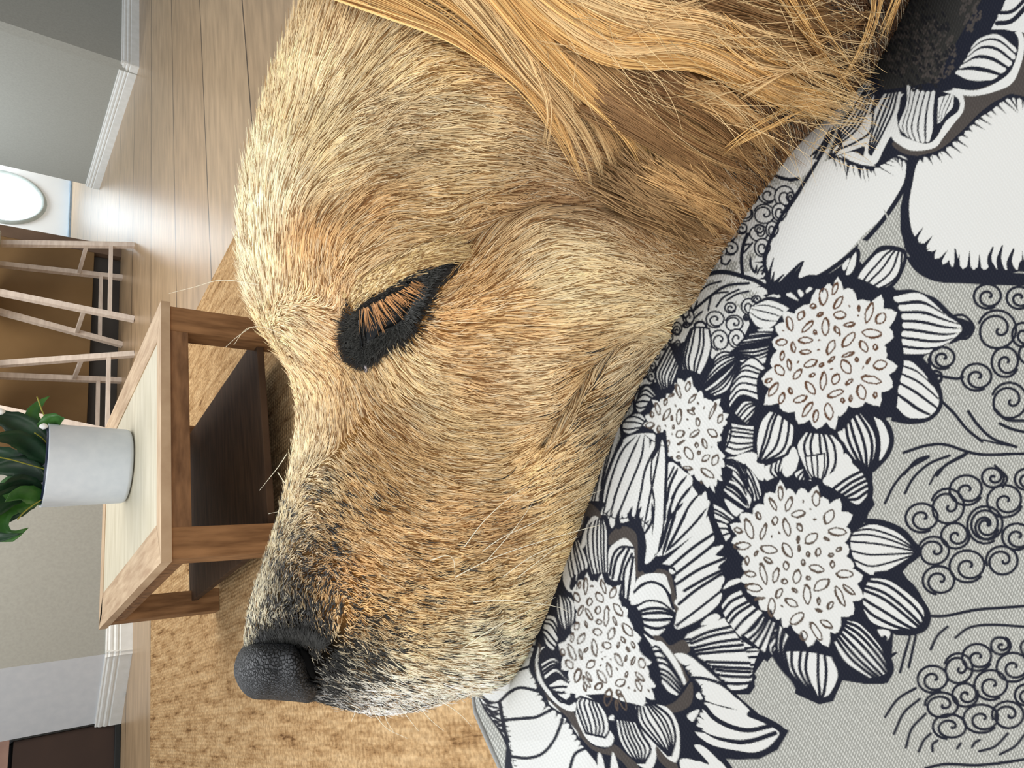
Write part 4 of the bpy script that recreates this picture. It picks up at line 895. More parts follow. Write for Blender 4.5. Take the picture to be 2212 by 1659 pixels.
# ================================================================ cushion
BD = np.array([(-400, 2120), (-160, 2010), (0, 1958), (100, 1905), (170, 1868), (230, 1800), (300, 1712), (380, 1654), (450, 1606), (520, 1562), (600, 1516), (700, 1440), (800, 1386), (900, 1337), (1000, 1298), (1100, 1260), (1200, 1222), (1300, 1192), (1350, 1172), (1395, 1150), (1430, 1100), (1462, 1060), (1480, 1030), (1495, 1019), (1540, 1025), (1590, 1048), (1645, 1074), (1659, 1080), (1760, 1120), (1860, 1160), (1950, 1190)], float)
def bdx(y): return np.interp(y, BD[:, 0], BD[:, 1])
_hb = None
DBX = np.array([(-400, 2120), (0, 1958), (170, 1872), (300, 1730), (450, 1612), (600, 1516), (800, 1392), (1000, 1300), (1200, 1222), (1350, 1168), (1450, 1130), (1600, 1085), (1950, 1010)], float)
def cloth_depth(x, y):
    b = np.interp(y, DBX[:, 0], DBX[:, 1]); fe = np.clip((y-1400)/40, 0, 1)*.012*np.exp(-np.maximum(x-bdx(y), 0)/16); e = (x-b)*.84
    Db = np.interp(y, HB_Y, HB_D); Df = .208-.012*np.clip((y-200)/1500, 0, 1)
    d = np.where(e > 0, Df+(Db-Df)*np.exp(-np.maximum(e, 0)/75), Db+(Db-Df)/75*(-np.minimum(e, 0))+.00006*np.minimum(e, 0)**2*.2)
    return d + fe + .0007*np.sin(x*.011+y*.006)*np.cos(y*.009-x*.004) + .0005*np.sin((x*.55+y*.83)*.02)*np.exp(-np.maximum(e, 0)/120)
def make_cushion():
    t0 = 1.9
    ys = np.arange(-150, 1850, t0); ncol = 760
    xe = bdx(ys) - 62*np.clip((1400-ys)/60, 0, 1); ext = [(60, .05), (22, .03), (6, .014), (1, .005)]
    cols = []
    X = xe[:, None] + np.arange(ncol)[None]*t0; Y = np.broadcast_to(ys[:, None], X.shape)
    ok = X < 2400
    D = cloth_depth(X, Y)
    nb = len(ext)
    Xb = np.stack([xe+a for a, _ in ext], 1); Db_ = np.stack([cloth_depth(xe, ys)+b for _, b in ext], 1)
    XX = np.c_[Xb, X]; YY = np.broadcast_to(ys[:, None], XX.shape); DD = np.c_[Db_, D]; OK = np.c_[np.ones((len(ys), nb), bool), ok]
    P = pcam(XX, YY, DD)
    idx = -np.ones(OK.shape, np.int64); idx[OK] = np.arange(OK.sum())
    f = np.stack([idx[:-1, :-1], idx[1:, :-1], idx[1:, 1:], idx[:-1, 1:]], -1).reshape(-1, 4); f = f[(f >= 0).all(1)]
    verts = P[OK]; me = bpy.data.meshes.new('cover')
    me.vertices.add(len(verts)); me.vertices.foreach_set('co', (verts-CUSH_LOC).astype(np.float32).ravel())
    me.loops.add(f.size); me.loops.foreach_set('vertex_index', f.astype(np.int32).ravel())
    me.polygons.add(len(f)); me.polygons.foreach_set('loop_start', np.arange(0, f.size, 4, dtype=np.int32)); me.polygons.foreach_set('loop_total', np.full(len(f), 4, np.int32))
    me.update(calc_edges=True); me.validate()
    me.polygons.foreach_set('use_smooth', np.ones(len(f), bool))
    cv = draw_pattern(PATTERN)
    u = np.clip((XX[OK]-PX0)*PSC-.5, 0, PW-2.001); v = np.clip((YY[OK]-PY0)*PSC-.5, 0, PH-2.001)
    ui, vi = u.astype(int), v.astype(int); fu, fv = (u-ui)[:, None], (v-vi)[:, None]
    c = (cv[vi, ui]*(1-fu)+cv[vi, ui+1]*fu)*(1-fv)+(cv[vi+1, ui]*(1-fu)+cv[vi+1, ui+1]*fu)*fv
    a = me.attributes.new('print', 'FLOAT_COLOR', 'POINT'); a.data.foreach_set('color', np.c_[c, np.ones(len(c))].astype(np.float32).ravel())
    a = me.attributes.new('rest', 'FLOAT_VECTOR', 'POINT'); a.data.foreach_set('vector', np.c_[XX[OK]/100, YY[OK]/100, np.zeros(len(c))].astype(np.float32).ravel())
    m, nt, b = mat('printed_linen', (.8, .8, .78), .88, .15)
    at = N(nt, 'ShaderNodeAttribute', attribute_name='print'); rs = N(nt, 'ShaderNodeAttribute', attribute_name='rest')
    def wave(rot, s):
        mp = N(nt, 'ShaderNodeMapping'); mp.inputs['Rotation'].default_value = (0, 0, rot); nt.links.new(rs.outputs['Vector'], mp.inputs[0])
        wv = N(nt, 'ShaderNodeTexWave', i_Scale=s, i_Distortion=.8, i_Detail=1); nt.links.new(mp.outputs[0], wv.inputs['Vector']); return wv.outputs['Fac']
    w1, w2 = wave(.62, 4.6), wave(-.35, 5.6)
    mu = N(nt, 'ShaderNodeMath', operation='MULTIPLY'); nt.links.new(w1, mu.inputs[0]); nt.links.new(w2, mu.inputs[1])
    ns = N(nt, 'ShaderNodeTexNoise', i_Scale=9, i_Detail=3); nt.links.new(rs.outputs['Vector'], ns.inputs['Vector'])
    ad = N(nt, 'ShaderNodeMath', operation='MULTIPLY_ADD'); nt.links.new(ns.outputs[0], ad.inputs[0]); ad.inputs[1].default_value = .5; nt.links.new(mu.outputs[0], ad.inputs[2])
    bw = N(nt, 'ShaderNodeRGBToBW'); nt.links.new(at.outputs['Color'], bw.inputs[0])
    # threads show most in the half-tone grey of the print
    rp = ramp(nt, bw.outputs[0], [(0, (.0, .0, .0)), (.22, (.75, .75, .75)), (.42, (1, 1, 1)), (.62, (.03, .03, .03))])
    sep = N(nt, 'ShaderNodeRGBToBW'); nt.links.new(rp, sep.inputs[0])
    thr = ramp(nt, ad.outputs[0], [(.25, (.72, .72, .70)), (.5, (1.04, 1.04, 1.03)), (.85, (1.42, 1.42, 1.4))])
    mx = N(nt, 'ShaderNodeMix', data_type='RGBA', blend_type='MULTIPLY'); nt.links.new(sep.outputs[0], mx.inputs[0]); nt.links.new(at.outputs['Color'], mx.inputs[6]); nt.links.new(thr, mx.inputs[7])
    # faint light threads through the ink
    sc2 = N(nt, 'ShaderNodeMix', data_type='RGBA', blend_type='ADD'); sc2.inputs[0].default_value = .007
    nt.links.new(mx.outputs[2], sc2.inputs[6]); nt.links.new(thr, sc2.inputs[7])
    nt.links.new(sc2.outputs[2], b.inputs['Base Color'])
    bp = N(nt, 'ShaderNodeBump', i_Strength=.25, i_Distance=.0003); nt.links.new(mu.outputs[0], bp.inputs['Height']); nt.links.new(bp.outputs[0], b.inputs['Normal'])
    me.materials.append(m)
    cu = thing('cushion', 'plump cushion printed with navy and white flowers under the sleeping dog', 'cushion', CUSH_LOC)
    o = bpy.data.objects.new('cover', me); COLL.objects.link(o); o.parent = cu
    # plain back half of the cushion
    yb = np.linspace(-150, 1850, 60); xb = bdx(yb) - 62*np.clip((1400-yb)/60, 0, 1)
    rows = []
    for f_, dz_ in ((0, .049), (.15, .058), (.5, .064), (1, .05)):
        xx = (xb+60)*(1-f_)+2400*f_; rows.append(pcam(xx, yb, cloth_depth(xb, yb)*(1-f_)+.25*f_+dz_))
    V = np.stack(rows, 1).reshape(-1, 3)
    mb = grain('plain_grey_linen', (.30, .30, .29), (.38, .38, .36), ns=900, rough=.9, bump=.1)
    obj('cushion_back', V, grid_faces(60, 4), mb, cu, True)
    # piping along the left edge
    yy = np.array([1484, 1500, 1540, 1590, 1645, 1700, 1780, 1850.]); yy = np.interp(np.linspace(0, 7, 60), range(8), yy); xx = bdx(yy)+4
    v_, f_ = tube(pcam(xx, yy, cloth_depth(xx, yy)+.002), .0016, 8); obj('piping', v_, f_, mb, cu, True)
    return cu
# ================================================================ dog
D0 = .27
ST = np.array([  # top edge x,y | bottom edge x,y | half width
 (640,1508,1010,1500,.0),(600,1498,1040,1490,.012),(560,1478,1090,1470,.020),(528,1420,1150,1420,.027),(540,1310,1235,1320,.032),
 (583,1175,1300,1190,.037),(618,1060,1350,1070,.040),(642,930,1410,940,.045),(640,850,1460,850,.050),(615,780,1520,750,.056),(560,700,1590,650,.061),
 (524,600,1660,550,.065),(520,480,1740,430,.069),(546,340,1810,310,.072),(590,190,1880,190,.075),(646,40,1950,60,.077),(700,-100,2010,-90,.078),(740,-260,2040,-260,.078),(780,-420,2040,-420,.06),(820,-470,2000,-470,.0)], float)
def cat(A, t):
    i = np.clip(t.astype(int), 0, len(A)-2); f = (t-i)[..., None]; g = lambda k: A[np.clip(i+k, 0, len(A)-1)]
    a, b, c, d = g(-1), g(0), g(1), g(2)
    return .5*(2*b+(c-a)*f+(2*a-5*b+4*c-d)*f*f+(3*b-a-3*c+d)*f**3)
def pdist(px, py, poly):
    best = np.full(px.shape, 1e9); P_ = np.asarray(poly, float).reshape(-1, 2)
    for a, b in zip(P_[:-1], P_[1:]):
        d = b-a; t = np.clip(((px-a[0])*d[0]+(py-a[1])*d[1])/(d@d), 0, 1); best = np.minimum(best, np.hypot(px-a[0]-t*d[0], py-a[1]-t*d[1]))
    return best
def inside(px, py, poly):
    P_ = np.asarray(poly, float).reshape(-1, 2); r = np.zeros(px.shape, bool)
    for a, b in zip(P_, np.roll(P_, -1, 0)):
        if a[1] == b[1]: continue
        m = ((a[1] <= py) != (b[1] <= py)); r ^= m & (px < a[0]+(py-a[1])/(b[1]-a[1])*(b[0]-a[0]))
    return r
GB = [(740,540,150,80,-25,.0065),(860,690,120,60,-42,-.0085),(850,606,95,30,-32,.0068),(1230,590,190,130,15,.009),(1050,760,160,110,0,-.003),(900,950,200,140,20,-.003),(900,1350,140,110,0,.0045),
      (1040,1320,70,130,0,.003),(700,1260,45,35,0,-.0025),(800,290,150,90,10,-.0035),(640,400,120,120,0,.003),(690,850,60,90,0,-.004),(1290,880,45,170,32,.006),(1000,360,150,60,0,-.002),(1380,420,150,60,30,-.003)]
CR = [((980,560,1030,510,1080,475,1160,445,1260,445,1340,465),16,-.0065),((1480,680,1400,710,1330,745,1270,800,1225,880,1170,960),15,-.0075),((1000,1205,1060,1190,1090,1215),10,-.002),((1065,1220,1085,1300,1080,1390),10,-.0018),
      ((600,345,625,310,650,285),6,-.0015),((700,1205,760,1215),8,-.0015)]
def bump_h(px, py):
    h = np.zeros(px.shape)
    for cx, cy, rx, ry, an, A in GB:
        a = math.radians(an); dx, dy = px-cx, py-cy; u = dx*math.cos(a)+dy*math.sin(a); v = -dx*math.sin(a)+dy*math.cos(a); h += A*np.exp(-(u/rx)**2-(v/ry)**2)
    for pl_, s, A in CR: h += A*np.exp(-(pdist(px, py, pl_)/s)**2)
    return h
NS, NT = 420, 300                                # front half samples
tt = np.linspace(0, len(ST)-1, NS); tt = (len(ST)-1)*(tt/(len(ST)-1))
SS = cat(ST, tt); SS[:, 4] = np.maximum(SS[:, 4], 0)
cap = np.clip(tt/1.0, 0, 1); SS[:, 4] = np.where(tt < 1, .012*np.sqrt(np.clip(tt, 0, 1)), SS[:, 4])
th = np.linspace(0, math.pi, NT); fr = (1-np.cos(th))/2
GPX = SS[:, 0:1]*(1-fr)+SS[:, 2:3]*fr; GPY = SS[:, 1:2]*(1-fr)+SS[:, 3:4]*fr
msk = np.clip(np.sin(th)*2.2, 0, 1)[None]*np.clip(tt/2, 0, 1)[:, None]
GH = SS[:, 4:5]*np.sin(th)[None]**.78 + bump_h(GPX, GPY)*msk
GPY += 34*np.exp(-tt[:, None]/1.3)*np.clip(np.sin(math.pi*(fr[None]*1.15-.1)), 0, 1)
GH = np.maximum(GH, 0)
GD = D0-GH
def camv(px, py, dep): return np.stack([(px-1106)/FPX*dep, -(py-829.5)/FPX*dep, -dep], -1)
GC = camv(GPX, GPY, GD)                           # camera-axis points of the near side
back = GC.copy(); back[..., 2] = -(D0+GH)
full = np.concatenate([GC, back[:, -2:0:-1]], 1)
NF = full.shape[1]
# depth of the cheek where it meets the cushion
HB_Y = np.arange(-160, 1960, 20.); HB_D = np.zeros(len(HB_Y))
for i, y in enumerate(HB_Y):
    if y > 1340: HB_D[i] = HB_D[i-1]; continue
    d = np.hypot(GPX-bdx(y), GPY-y); HB_D[i] = GD.ravel()[d.argmin()]+.0015
HB_D = np.convolve(np.pad(HB_D, 3, mode='edge'), np.ones(7)/7, 'valid')
CUSH_LOC = pcam(1600, 1200, .27)
# ---- coat fields
def F_(s): return np.array([float(v) for v in s.replace(';', ',').split(',')])
DIR = F_('700,60,.5,-1;620,200,.4,-1;560,350,.2,-1;535,470,.1,-1;800,60,.7,-.8;850,100,1,-.3;950,60,1,.15;1030,90,1,.6;1090,60,.7,.9;760,150,1,-.6;800,250,1,-.12;950,200,1,0;1050,170,1,.2;650,330,.8,-.7;610,320,.4,-1;700,260,.8,-.6;720,380,1,-.25;900,380,1,.05;640,430,.9,-.5;580,430,.3,-1;1050,300,1,.1;1050,400,1,.05;640,500,.3,-1;760,500,1,-.7;850,520,1,-.15;940,520,1,.15;690,590,.4,-1;800,600,1,-.5;740,600,.6,-.9;650,700,1,.15;680,740,1,.3;620,640,.5,-.3;560,600,.1,-1;600,760,.4,-.9;740,850,.3,-1;950,850,1,.3;1000,750,1,-.1;1000,650,.8,-.6;1050,560,.75,-.65;660,880,.2,-1;700,900,.35,-1;755,865,0,-1;850,880,.75,.65;900,900,.85,.5;800,960,.85,.5;700,960,.6,-.8;760,1000,.8,.5;780,1060,.75,.65;680,1050,.9,.2;850,1100,.9,.4;930,1060,1,.1;700,1150,.9,.35;800,1180,1,.3;900,1200,1,.1;635,1050,.5,-.8;620,1150,.6,-.6;930,760,1,.3;1000,830,1,.1;1000,950,1,.05;930,950,1,.35;1100,750,1,-.2;1250,740,1,-.15;1150,900,1,-.05;1050,1050,1,-.05;1150,980,.8,-.6;1200,950,.6,-.8;1250,850,.6,-.8;1320,790,.75,-.65;1300,880,.85,-.5;1200,1050,.8,-.5;1250,1050,1,-.35;1100,1150,.95,-.3;1180,1180,1,-.3;1000,1180,1,-.1;950,1300,1,0;1000,1400,1,.05;850,1350,1,.15;900,1450,1,.2;800,1450,.85,.5;780,1500,.9,.35;1050,1300,1,-.15;1100,1350,1,-.1;620,1250,.3,-1;650,1200,.6,-.2;580,1300,.15,-1;640,1340,.2,-1;1030,500,.8,-.6;1100,500,.95,-.35;1130,560,.8,-.6;1200,480,1,0;1180,600,.95,-.35;1300,560,1,.1;1250,470,1,.15;1350,450,.85,.5;1400,420,.8,.6;1450,520,.9,.4;1400,600,.97,.2;1350,680,1,.1;1250,680,1,-.1;1450,640,1,.2;1480,420,.7,.7;1500,560,1,.1;1300,200,.8,.6;1500,300,.7,.7;1600,400,.8,.5;1600,100,.9,.4;1800,60,.9,.5;1200,300,.95,.4;1200,180,.8,.6;850,1530,.5,.9;960,1530,.4,.9;740,1540,.7,.7;1040,1480,.8,.5;840,600,.95,-.45;790,620,.7,-.7;750,650,.3,-.9;720,700,1,.15;700,760,.9,.35;720,800,.6,.8;780,830,.05,1;830,800,.4,1;870,770,.7,.7;910,720,1,.35;950,660,1,-.25;985,600,1,-.4').reshape(-1, 4)
CLR = F_('560,450,238,224,188;540,600,238,224,190;620,760,235,215,172;645,900,232,212,170;640,1000,235,225,190;590,1150,225,215,175;540,1330,235,228,196;520,1290,235,228,196;505,1360,235,228,196;530,1380,150,146,130;620,200,226,205,160;700,100,214,188,140;800,150,208,182,130;900,100,214,180,115;1000,60,222,180,108;1050,150,210,172,112;700,330,214,192,142;800,300,196,168,120;850,330,184,156,110;950,300,208,182,132;1080,330,178,146,100;950,430,208,176,120;700,420,215,190,140;740,480,190,150,92;780,470,184,138,78;850,480,198,162,105;680,560,202,152,85;650,620,222,190,135;800,580,212,182,130;900,560,208,176,120;640,700,232,208,160;700,760,224,180,112;700,700,208,162,105;760,880,185,145,88;830,900,176,130,72;790,860,205,175,120;900,850,215,190,140;700,880,225,195,140;730,950,180,142,86;850,960,184,144,84;800,1050,180,142,86;900,1000,190,154,100;680,1030,190,158,100;700,1150,194,158,102;640,1180,150,126,86;610,1270,110,96,70;575,1340,90,84,70;650,1320,120,104,72;700,1230,180,130,70;740,1310,210,160,90;850,1200,196,158,102;950,1100,194,156,100;1000,1000,196,162,106;950,900,208,178,122;1000,820,202,158,98;1080,800,218,192,145;1050,700,210,168,105;1000,640,200,154,90;1030,560,184,140,82;1100,560,208,182,132;1180,540,218,198,152;1200,620,218,198,150;1300,600,208,184,138;1300,700,218,198,150;1100,460,158,116,68;1000,470,176,136,82;1180,440,162,122,76;1300,480,168,134,90;1400,480,172,134,84;1350,400,166,126,78;1450,560,156,126,86;1500,560,130,100,64;1250,760,196,158,100;1230,830,208,168,105;1300,800,196,174,132;1330,850,166,146,112;1200,930,204,172,120;1280,920,156,136,102;1150,1050,212,178,120;1220,1080,170,150,110;1150,1180,204,178,122;1080,1180,172,130,76;1000,1250,200,168,112;1100,1280,204,182,132;1170,1280,190,174,138;850,1320,200,164,106;900,1400,195,172,124;780,1400,165,148,112;760,1450,150,148,132;720,1500,84,88,96;850,1470,205,200,178;950,1450,202,194,165;1050,1400,198,190,162;850,1530,238,236,230;950,1520,238,236,230;1000,1480,224,220,206;800,1520,230,228,222;780,1545,236,234,230;1200,250,196,154,96;1300,330,172,130,80;1500,450,146,104,60;1600,350,126,90,50;1450,330,166,122,68;1600,60,100,68,40;1800,60,84,56,34;1700,180,110,76,44;1500,150,130,92,52;1700,-80,90,60,36;1100,-80,205,160,96').reshape(-1, 5)  # rim light on the top edge and neck shadow are partly in these colours
_m = (CLR[:, 1] > 1000)*(CLR[:, 0] > 680); CLR[:, 2:] = np.where(_m[:, None], np.minimum(CLR[:, 2:]*1.09, 245), CLR[:, 2:])  # muzzle colours raised to make up for weaker light there
BLK = F_('600,1250,.5;570,1340,.75;650,1300,.6;640,1180,.4;700,1265,.65;780,1390,.5;740,1420,.75;712,1440,.9;706,1490,.9;650,1360,.9;600,1345,.9;575,1365,.9;548,1392,.8;512,1300,0;500,1345,0;530,1240,0;545,1290,0;525,1330,0;560,1190,0;505,1375,.1;640,1390,.95;700,1380,.75;740,1500,.6;790,1520,0;760,1545,0;830,1500,.1;900,1515,.05;980,1500,.05;850,1450,.32;950,1400,.16;1000,1350,.11;900,1480,.22;1050,1420,.11;720,1500,.8;850,1545,0;960,1530,0;900,1300,.1;700,1100,.1;800,1200,.03;740,1310,.15;1100,1200,.04;1280,900,.06;1250,1050,.05;560,450,0;600,600,0;560,300,0;600,800,0;640,950,0;620,1050,.03;585,1130,.06;1400,700,0;540,1250,.05;530,1380,.3;800,900,0;1000,900,0;900,300,0;1200,600,0;700,800,0').reshape(-1, 3)
LEN = F_('570,1340,12;600,1250,18;700,1300,17;780,1400,22;850,1450,32;950,1350,36;850,1100,34;700,1000,28;640,1000,30;800,900,34;1000,900,46;1200,700,60;1200,1000,50;850,500,46;650,600,36;600,300,60;800,200,64;1100,300,80;1400,450,100;1600,300,130;1500,600,80;850,1530,56;1000,1480,42;720,1500,14').reshape(-1, 3)
def field(px, py, A, sig, cols):
    num = np.zeros((len(px), len(cols(A[0:1])[0]))); den = np.zeros(len(px))
    for r, c in zip(A, cols(A)):
        w_ = np.exp(-((px-r[0])**2+(py-r[1])**2)/(2*sig*sig))+1e-7/(1+((px-r[0])**2+(py-r[1])**2)/sig**2)**2
        num += w_[:, None]*c; den += w_
    return num/den[:, None]
def dcols(A): a = np.arctan2(A[:, 3], A[:, 2])*2; return np.c_[np.cos(a), np.sin(a)]
def lin(c): c = np.clip(c/255., 0, 1); return np.where(c <= .04045, c/12.92, ((c+.055)/1.055)**2.4)
LU = 10; lx, ly = np.meshgrid(np.arange(440, 2080, LU), np.arange(-300, 1640, LU)); sh_ = lx.shape
fx, fy = lx.ravel().astype(float), ly.ravel().astype(float)
def bake(A, sig, cols): return field(fx, fy, A, sig, cols).reshape(sh_+(-1,))
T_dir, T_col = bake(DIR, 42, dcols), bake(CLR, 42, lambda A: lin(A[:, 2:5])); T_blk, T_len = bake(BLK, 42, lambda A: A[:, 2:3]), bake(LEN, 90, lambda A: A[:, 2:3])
# fur radiates from the eye rim
EYE_RIM = [(972,561),(956,582),(931,616),(909,658),(890,698),(872,724),(838,742),(812,768),(789,786),(760,772),(745,742),(746,708),(756,684),(771,668),(800,645),(840,620),(880,598),(925,574)]
def look(T, px, py):
    u = np.clip((px-440)/LU, 0, sh_[1]-1.001); v = np.clip((py+300)/LU, 0, sh_[0]-1.001); i, j = u.astype(int), v.astype(int); a, b = (u-i)[:, None], (v-j)[:, None]
    return (T[j, i]*(1-a)+T[j, i+1]*a)*(1-b)+(T[j+1, i]*(1-a)+T[j+1, i+1]*a)*b
rng = np.random.default_rng(11)
NZ = [rng.uniform(-1, 1, (700, 700)) for _ in range(4)]
def vn(k, x, y, s):
    x, y = (x+3000)/s % 698, (y+3000)/s % 698; i, j = x.astype(int), y.astype(int); a, b = x-i, y-j; a = a*a*(3-2*a); b = b*b*(3-2*b); n = NZ[k]
    return (n[j, i]*(1-a)+n[j, i+1]*a)*(1-b)+(n[j+1, i]*(1-a)+n[j+1, i+1]*a)*b
def LOWER(px, py): return ((py+.56*px-1112 > 0) | (px < 765)).astype(float)
def direction(px, py, sj=0):
    d = look(T_dir, px, py); a = np.arctan2(d[:, 1], d[:, 0])/2
    v = np.c_[np.cos(a), np.sin(a)]; v *= np.where(v@np.array((.8, -.6))+sj < 0, -1, 1)[:, None]
    de = pdist(px, py, EYE_RIM+EYE_RIM[:1]); m = np.clip(1-de/34, 0, 1)*LOWER(px, py)     # below the lid line
    r = np.c_[px-850, py-690]; r /= np.linalg.norm(r, axis=1)[:, None]+1e-6
    # outward normal of the rim, softened
    v = v*(1-m[:, None])+r*m[:, None]; return v/(np.linalg.norm(v, axis=1)[:, None]+1e-6)
# ---- meshes
dog = thing('dog', 'sleeping golden retriever resting its head on the flowered cushion', 'dog', pcam(1100, 700, D0))
def attr_mat(name, attr, mul, rough, spec, bump=None, fac=None):
    m, nt, b = mat(name, (.5, .4, .3), rough, spec); a = N(nt, 'ShaderNodeAttribute', attribute_name=attr)
    mx = N(nt, 'ShaderNodeMix', data_type='RGBA', blend_type='MULTIPLY'); mx.inputs[0].default_value = 1; mx.inputs[7].default_value = tuple(mul)+(1,)
    nt.links.new(a.outputs['Color'], mx.inputs[6]); nt.links.new(mx.outputs[2], b.inputs['Base Color']); return m, nt, b
M_under, _, _ = attr_mat('undercoat_gap_shade', 'coat', (.36, .28, .20), .9, .05)  # base under the hairs darkened to paint shade in the gaps
M_fur, _, bf = attr_mat('golden_fur', 'col', (1, 1, 1), .5, .25)
V = c2w(full.reshape(-1, 3)); capf = [list(range(NF))[::-1], [(NS-1)*NF+k for k in range(NF)]]
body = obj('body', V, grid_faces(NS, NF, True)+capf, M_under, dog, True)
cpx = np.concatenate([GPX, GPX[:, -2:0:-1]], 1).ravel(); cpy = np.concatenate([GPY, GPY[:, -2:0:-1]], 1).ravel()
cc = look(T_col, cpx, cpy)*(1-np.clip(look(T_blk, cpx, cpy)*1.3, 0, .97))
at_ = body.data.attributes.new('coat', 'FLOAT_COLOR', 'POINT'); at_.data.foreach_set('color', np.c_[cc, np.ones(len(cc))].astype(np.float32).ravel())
# ---- short coat
NBK = 46                                          # strips past the top edge on the far side carry hair too
sgn = np.concatenate([back[:, NBK:0:-1], GC], 1); sPX = np.concatenate([GPX[:, NBK:0:-1], GPX], 1); sPY = np.concatenate([GPY[:, NBK:0:-1], GPY], 1)
nu, nv = sgn.shape[:2]; Su, Sv = np.gradient(sgn, axis=0), np.gradient(sgn, axis=1); SN = np.cross(Sv, Su); SN /= np.linalg.norm(SN, axis=2)[..., None]+1e-12
_c = np.array((GC[200, 150]-np.array((0, 0, -D0)))); 
if SN[200, NBK+150, 2] < 0: SN = -SN
def bil(G, u, v):
    u = np.clip(u, 0, nu-1.001); v = np.clip(v, 0, nv-1.001); i, j = u.astype(int), v.astype(int); a, b = (u-i), (v-j)
    if G.ndim == 3: a, b = a[:, None], b[:, None]
    return (G[i, j]*(1-b)+G[i, j+1]*b)*(1-a)+(G[i+1, j]*(1-b)+G[i+1, j+1]*b)*a
def coat(n, K=6, seed=3, lenmul=1., lift0=.0, lift1=.0016, dense=None):
    g = np.random.default_rng(seed)
    ar = np.linalg.norm(np.cross(Su, Sv), axis=2)
    vis = (sPX < bdx(sPY)+70)*(sPY > -90)*(sPX > 480)
    if dense is not None: vis = vis*dense(sPX, sPY)
    wgt = (ar*vis).ravel(); wgt /= wgt.sum()
    c = g.choice(nu*nv, n, p=wgt); u = c//nv+g.uniform(-.5, .5, n); v = c % nv+g.uniform(-.5, .5, n)
    px, py = bil(sPX, u, v), bil(sPY, u, v)
    keep = ~inside(px, py, EYE_RIM) & ~inside(px, py, NOSE_IN); u, v, px, py = u[keep], v[keep], px[keep], py[keep]; n = len(u)
    L = look(T_len, px, py)[:, 0]*lenmul*g.uniform(.7, 1.25, n)*.00019
    de = pdist(px, py, EYE_RIM+EYE_RIM[:1]); L = L*np.clip(.35+de/60, 0, 1)
    blk = look(T_blk, px, py)[:, 0]; curl = np.clip(blk*1.7, 0, .85)
    jit = g.normal(0, .07, n)+vn(0, px, py, 26)*.14+vn(1, px, py, 9)*(.12+curl*.8)
    bendr = g.normal(0, .16, n)*(1+2.5*curl)
    lift = lift1*g.uniform(.15, 1, n)**1.3*np.clip(L/.008, .35, 1.6)+vn(2, px, py, 14)*.0002
    pts = np.zeros((n, K, 3)); us, vs = u.copy(), v.copy()
    for k in range(K):
        P = bil(sgn, us, vs); Nn = bil(SN, us, vs); s = k/(K-1)
        pts[:, k] = P+Nn*(lift0-.0004+(lift*s**.8+.0004*min(1, s*3)))[:, None]
        qx, qy = bil(sPX, us, vs), bil(sPY, us, vs); d = direction(qx, qy, 0 if k else g.uniform(-.42, .42, n))
        if k: d = d*np.where((d*pd).sum(1) < 0, -1, 1)[:, None]
        pd = d; a = jit+bendr*s*1.2
        dx, dy = d[:, 0]*np.cos(a)-d[:, 1]*np.sin(a), d[:, 0]*np.sin(a)+d[:, 1]*np.cos(a)
        w3 = np.stack([dx, -dy, 0*dx], -1); A, B = bil(Su, us, vs), bil(Sv, us, vs)
        aa, bb, ab = (A*A).sum(1), (B*B).sum(1), (A*B).sum(1); wa, wb = (w3*A).sum(1), (w3*B).sum(1); det = aa*bb-ab*ab+1e-18
        du, dv = (wa*bb-wb*ab)/det, (wb*aa-wa*ab)/det; st = np.linalg.norm(A*du[:, None]+B*dv[:, None], axis=1)+1e-9
        st = np.maximum(st, .35)
        f = L/(K-1)/st; us = us+du*f; vs = vs+dv*f
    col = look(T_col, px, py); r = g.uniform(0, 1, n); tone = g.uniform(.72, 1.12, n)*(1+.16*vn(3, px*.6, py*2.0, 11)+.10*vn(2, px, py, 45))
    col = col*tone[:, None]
    col = col*1.36; gr = col.mean(1, keepdims=True); col = gr*np.array((1.22, 1.02, .76))*.25+col*.75; dk = r < .23; col[dk] *= (.36, .26, .17); lt = r > .86; col[lt] = col[lt]*.5+np.array((.80, .70, .50))*.5*tone[lt][:, None]  # random darker hairs mimic the shaded gaps between strands
    isb = g.uniform(0, 1, n) < np.clip(blk+vn(1, px, py, 13)*.35*(blk > .05), 0, 1); col[isb] = np.array((.026, .025, .023))*g.uniform(.5, 2.2, isb.sum())[:, None]
    eb = (de < 26) & (LOWER(px, py+14) > .5); eb &= g.uniform(0, 1, n) < np.clip(1.05-de/24, 0, 1); col[eb] = np.array((.02, .018, .016))
    s = np.linspace(0, 1, K)[None]; rad = .000185*(1-.75*s**1.6)*g.uniform(.75, 1.2, n)[:, None]*np.clip(.75+L[:, None]/.02, .7, 1.1)
    return pts, rad, np.clip(col, 0, 1)
NOSE = [(560,1384),(532,1392),(514,1412),(505,1444),(509,1468),(524,1494),(548,1510),(590,1512),(640,1516),(668,1518),(690,1506),(700,1480),(703,1450),(700,1415),(690,1396),(668,1384),(636,1380),(596,1380)]
NOSE_IN = [(545,1412),(522,1432),(512,1455),(530,1492),(560,1505),(690,1505),(690,1470),(680,1430),(660,1412),(610,1404)]
NH = 190000
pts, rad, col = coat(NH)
hairs('coat', c2w(pts.reshape(-1, 3)).reshape(pts.shape), rad, col, M_fur, dog)['kind'] = 'stuff'
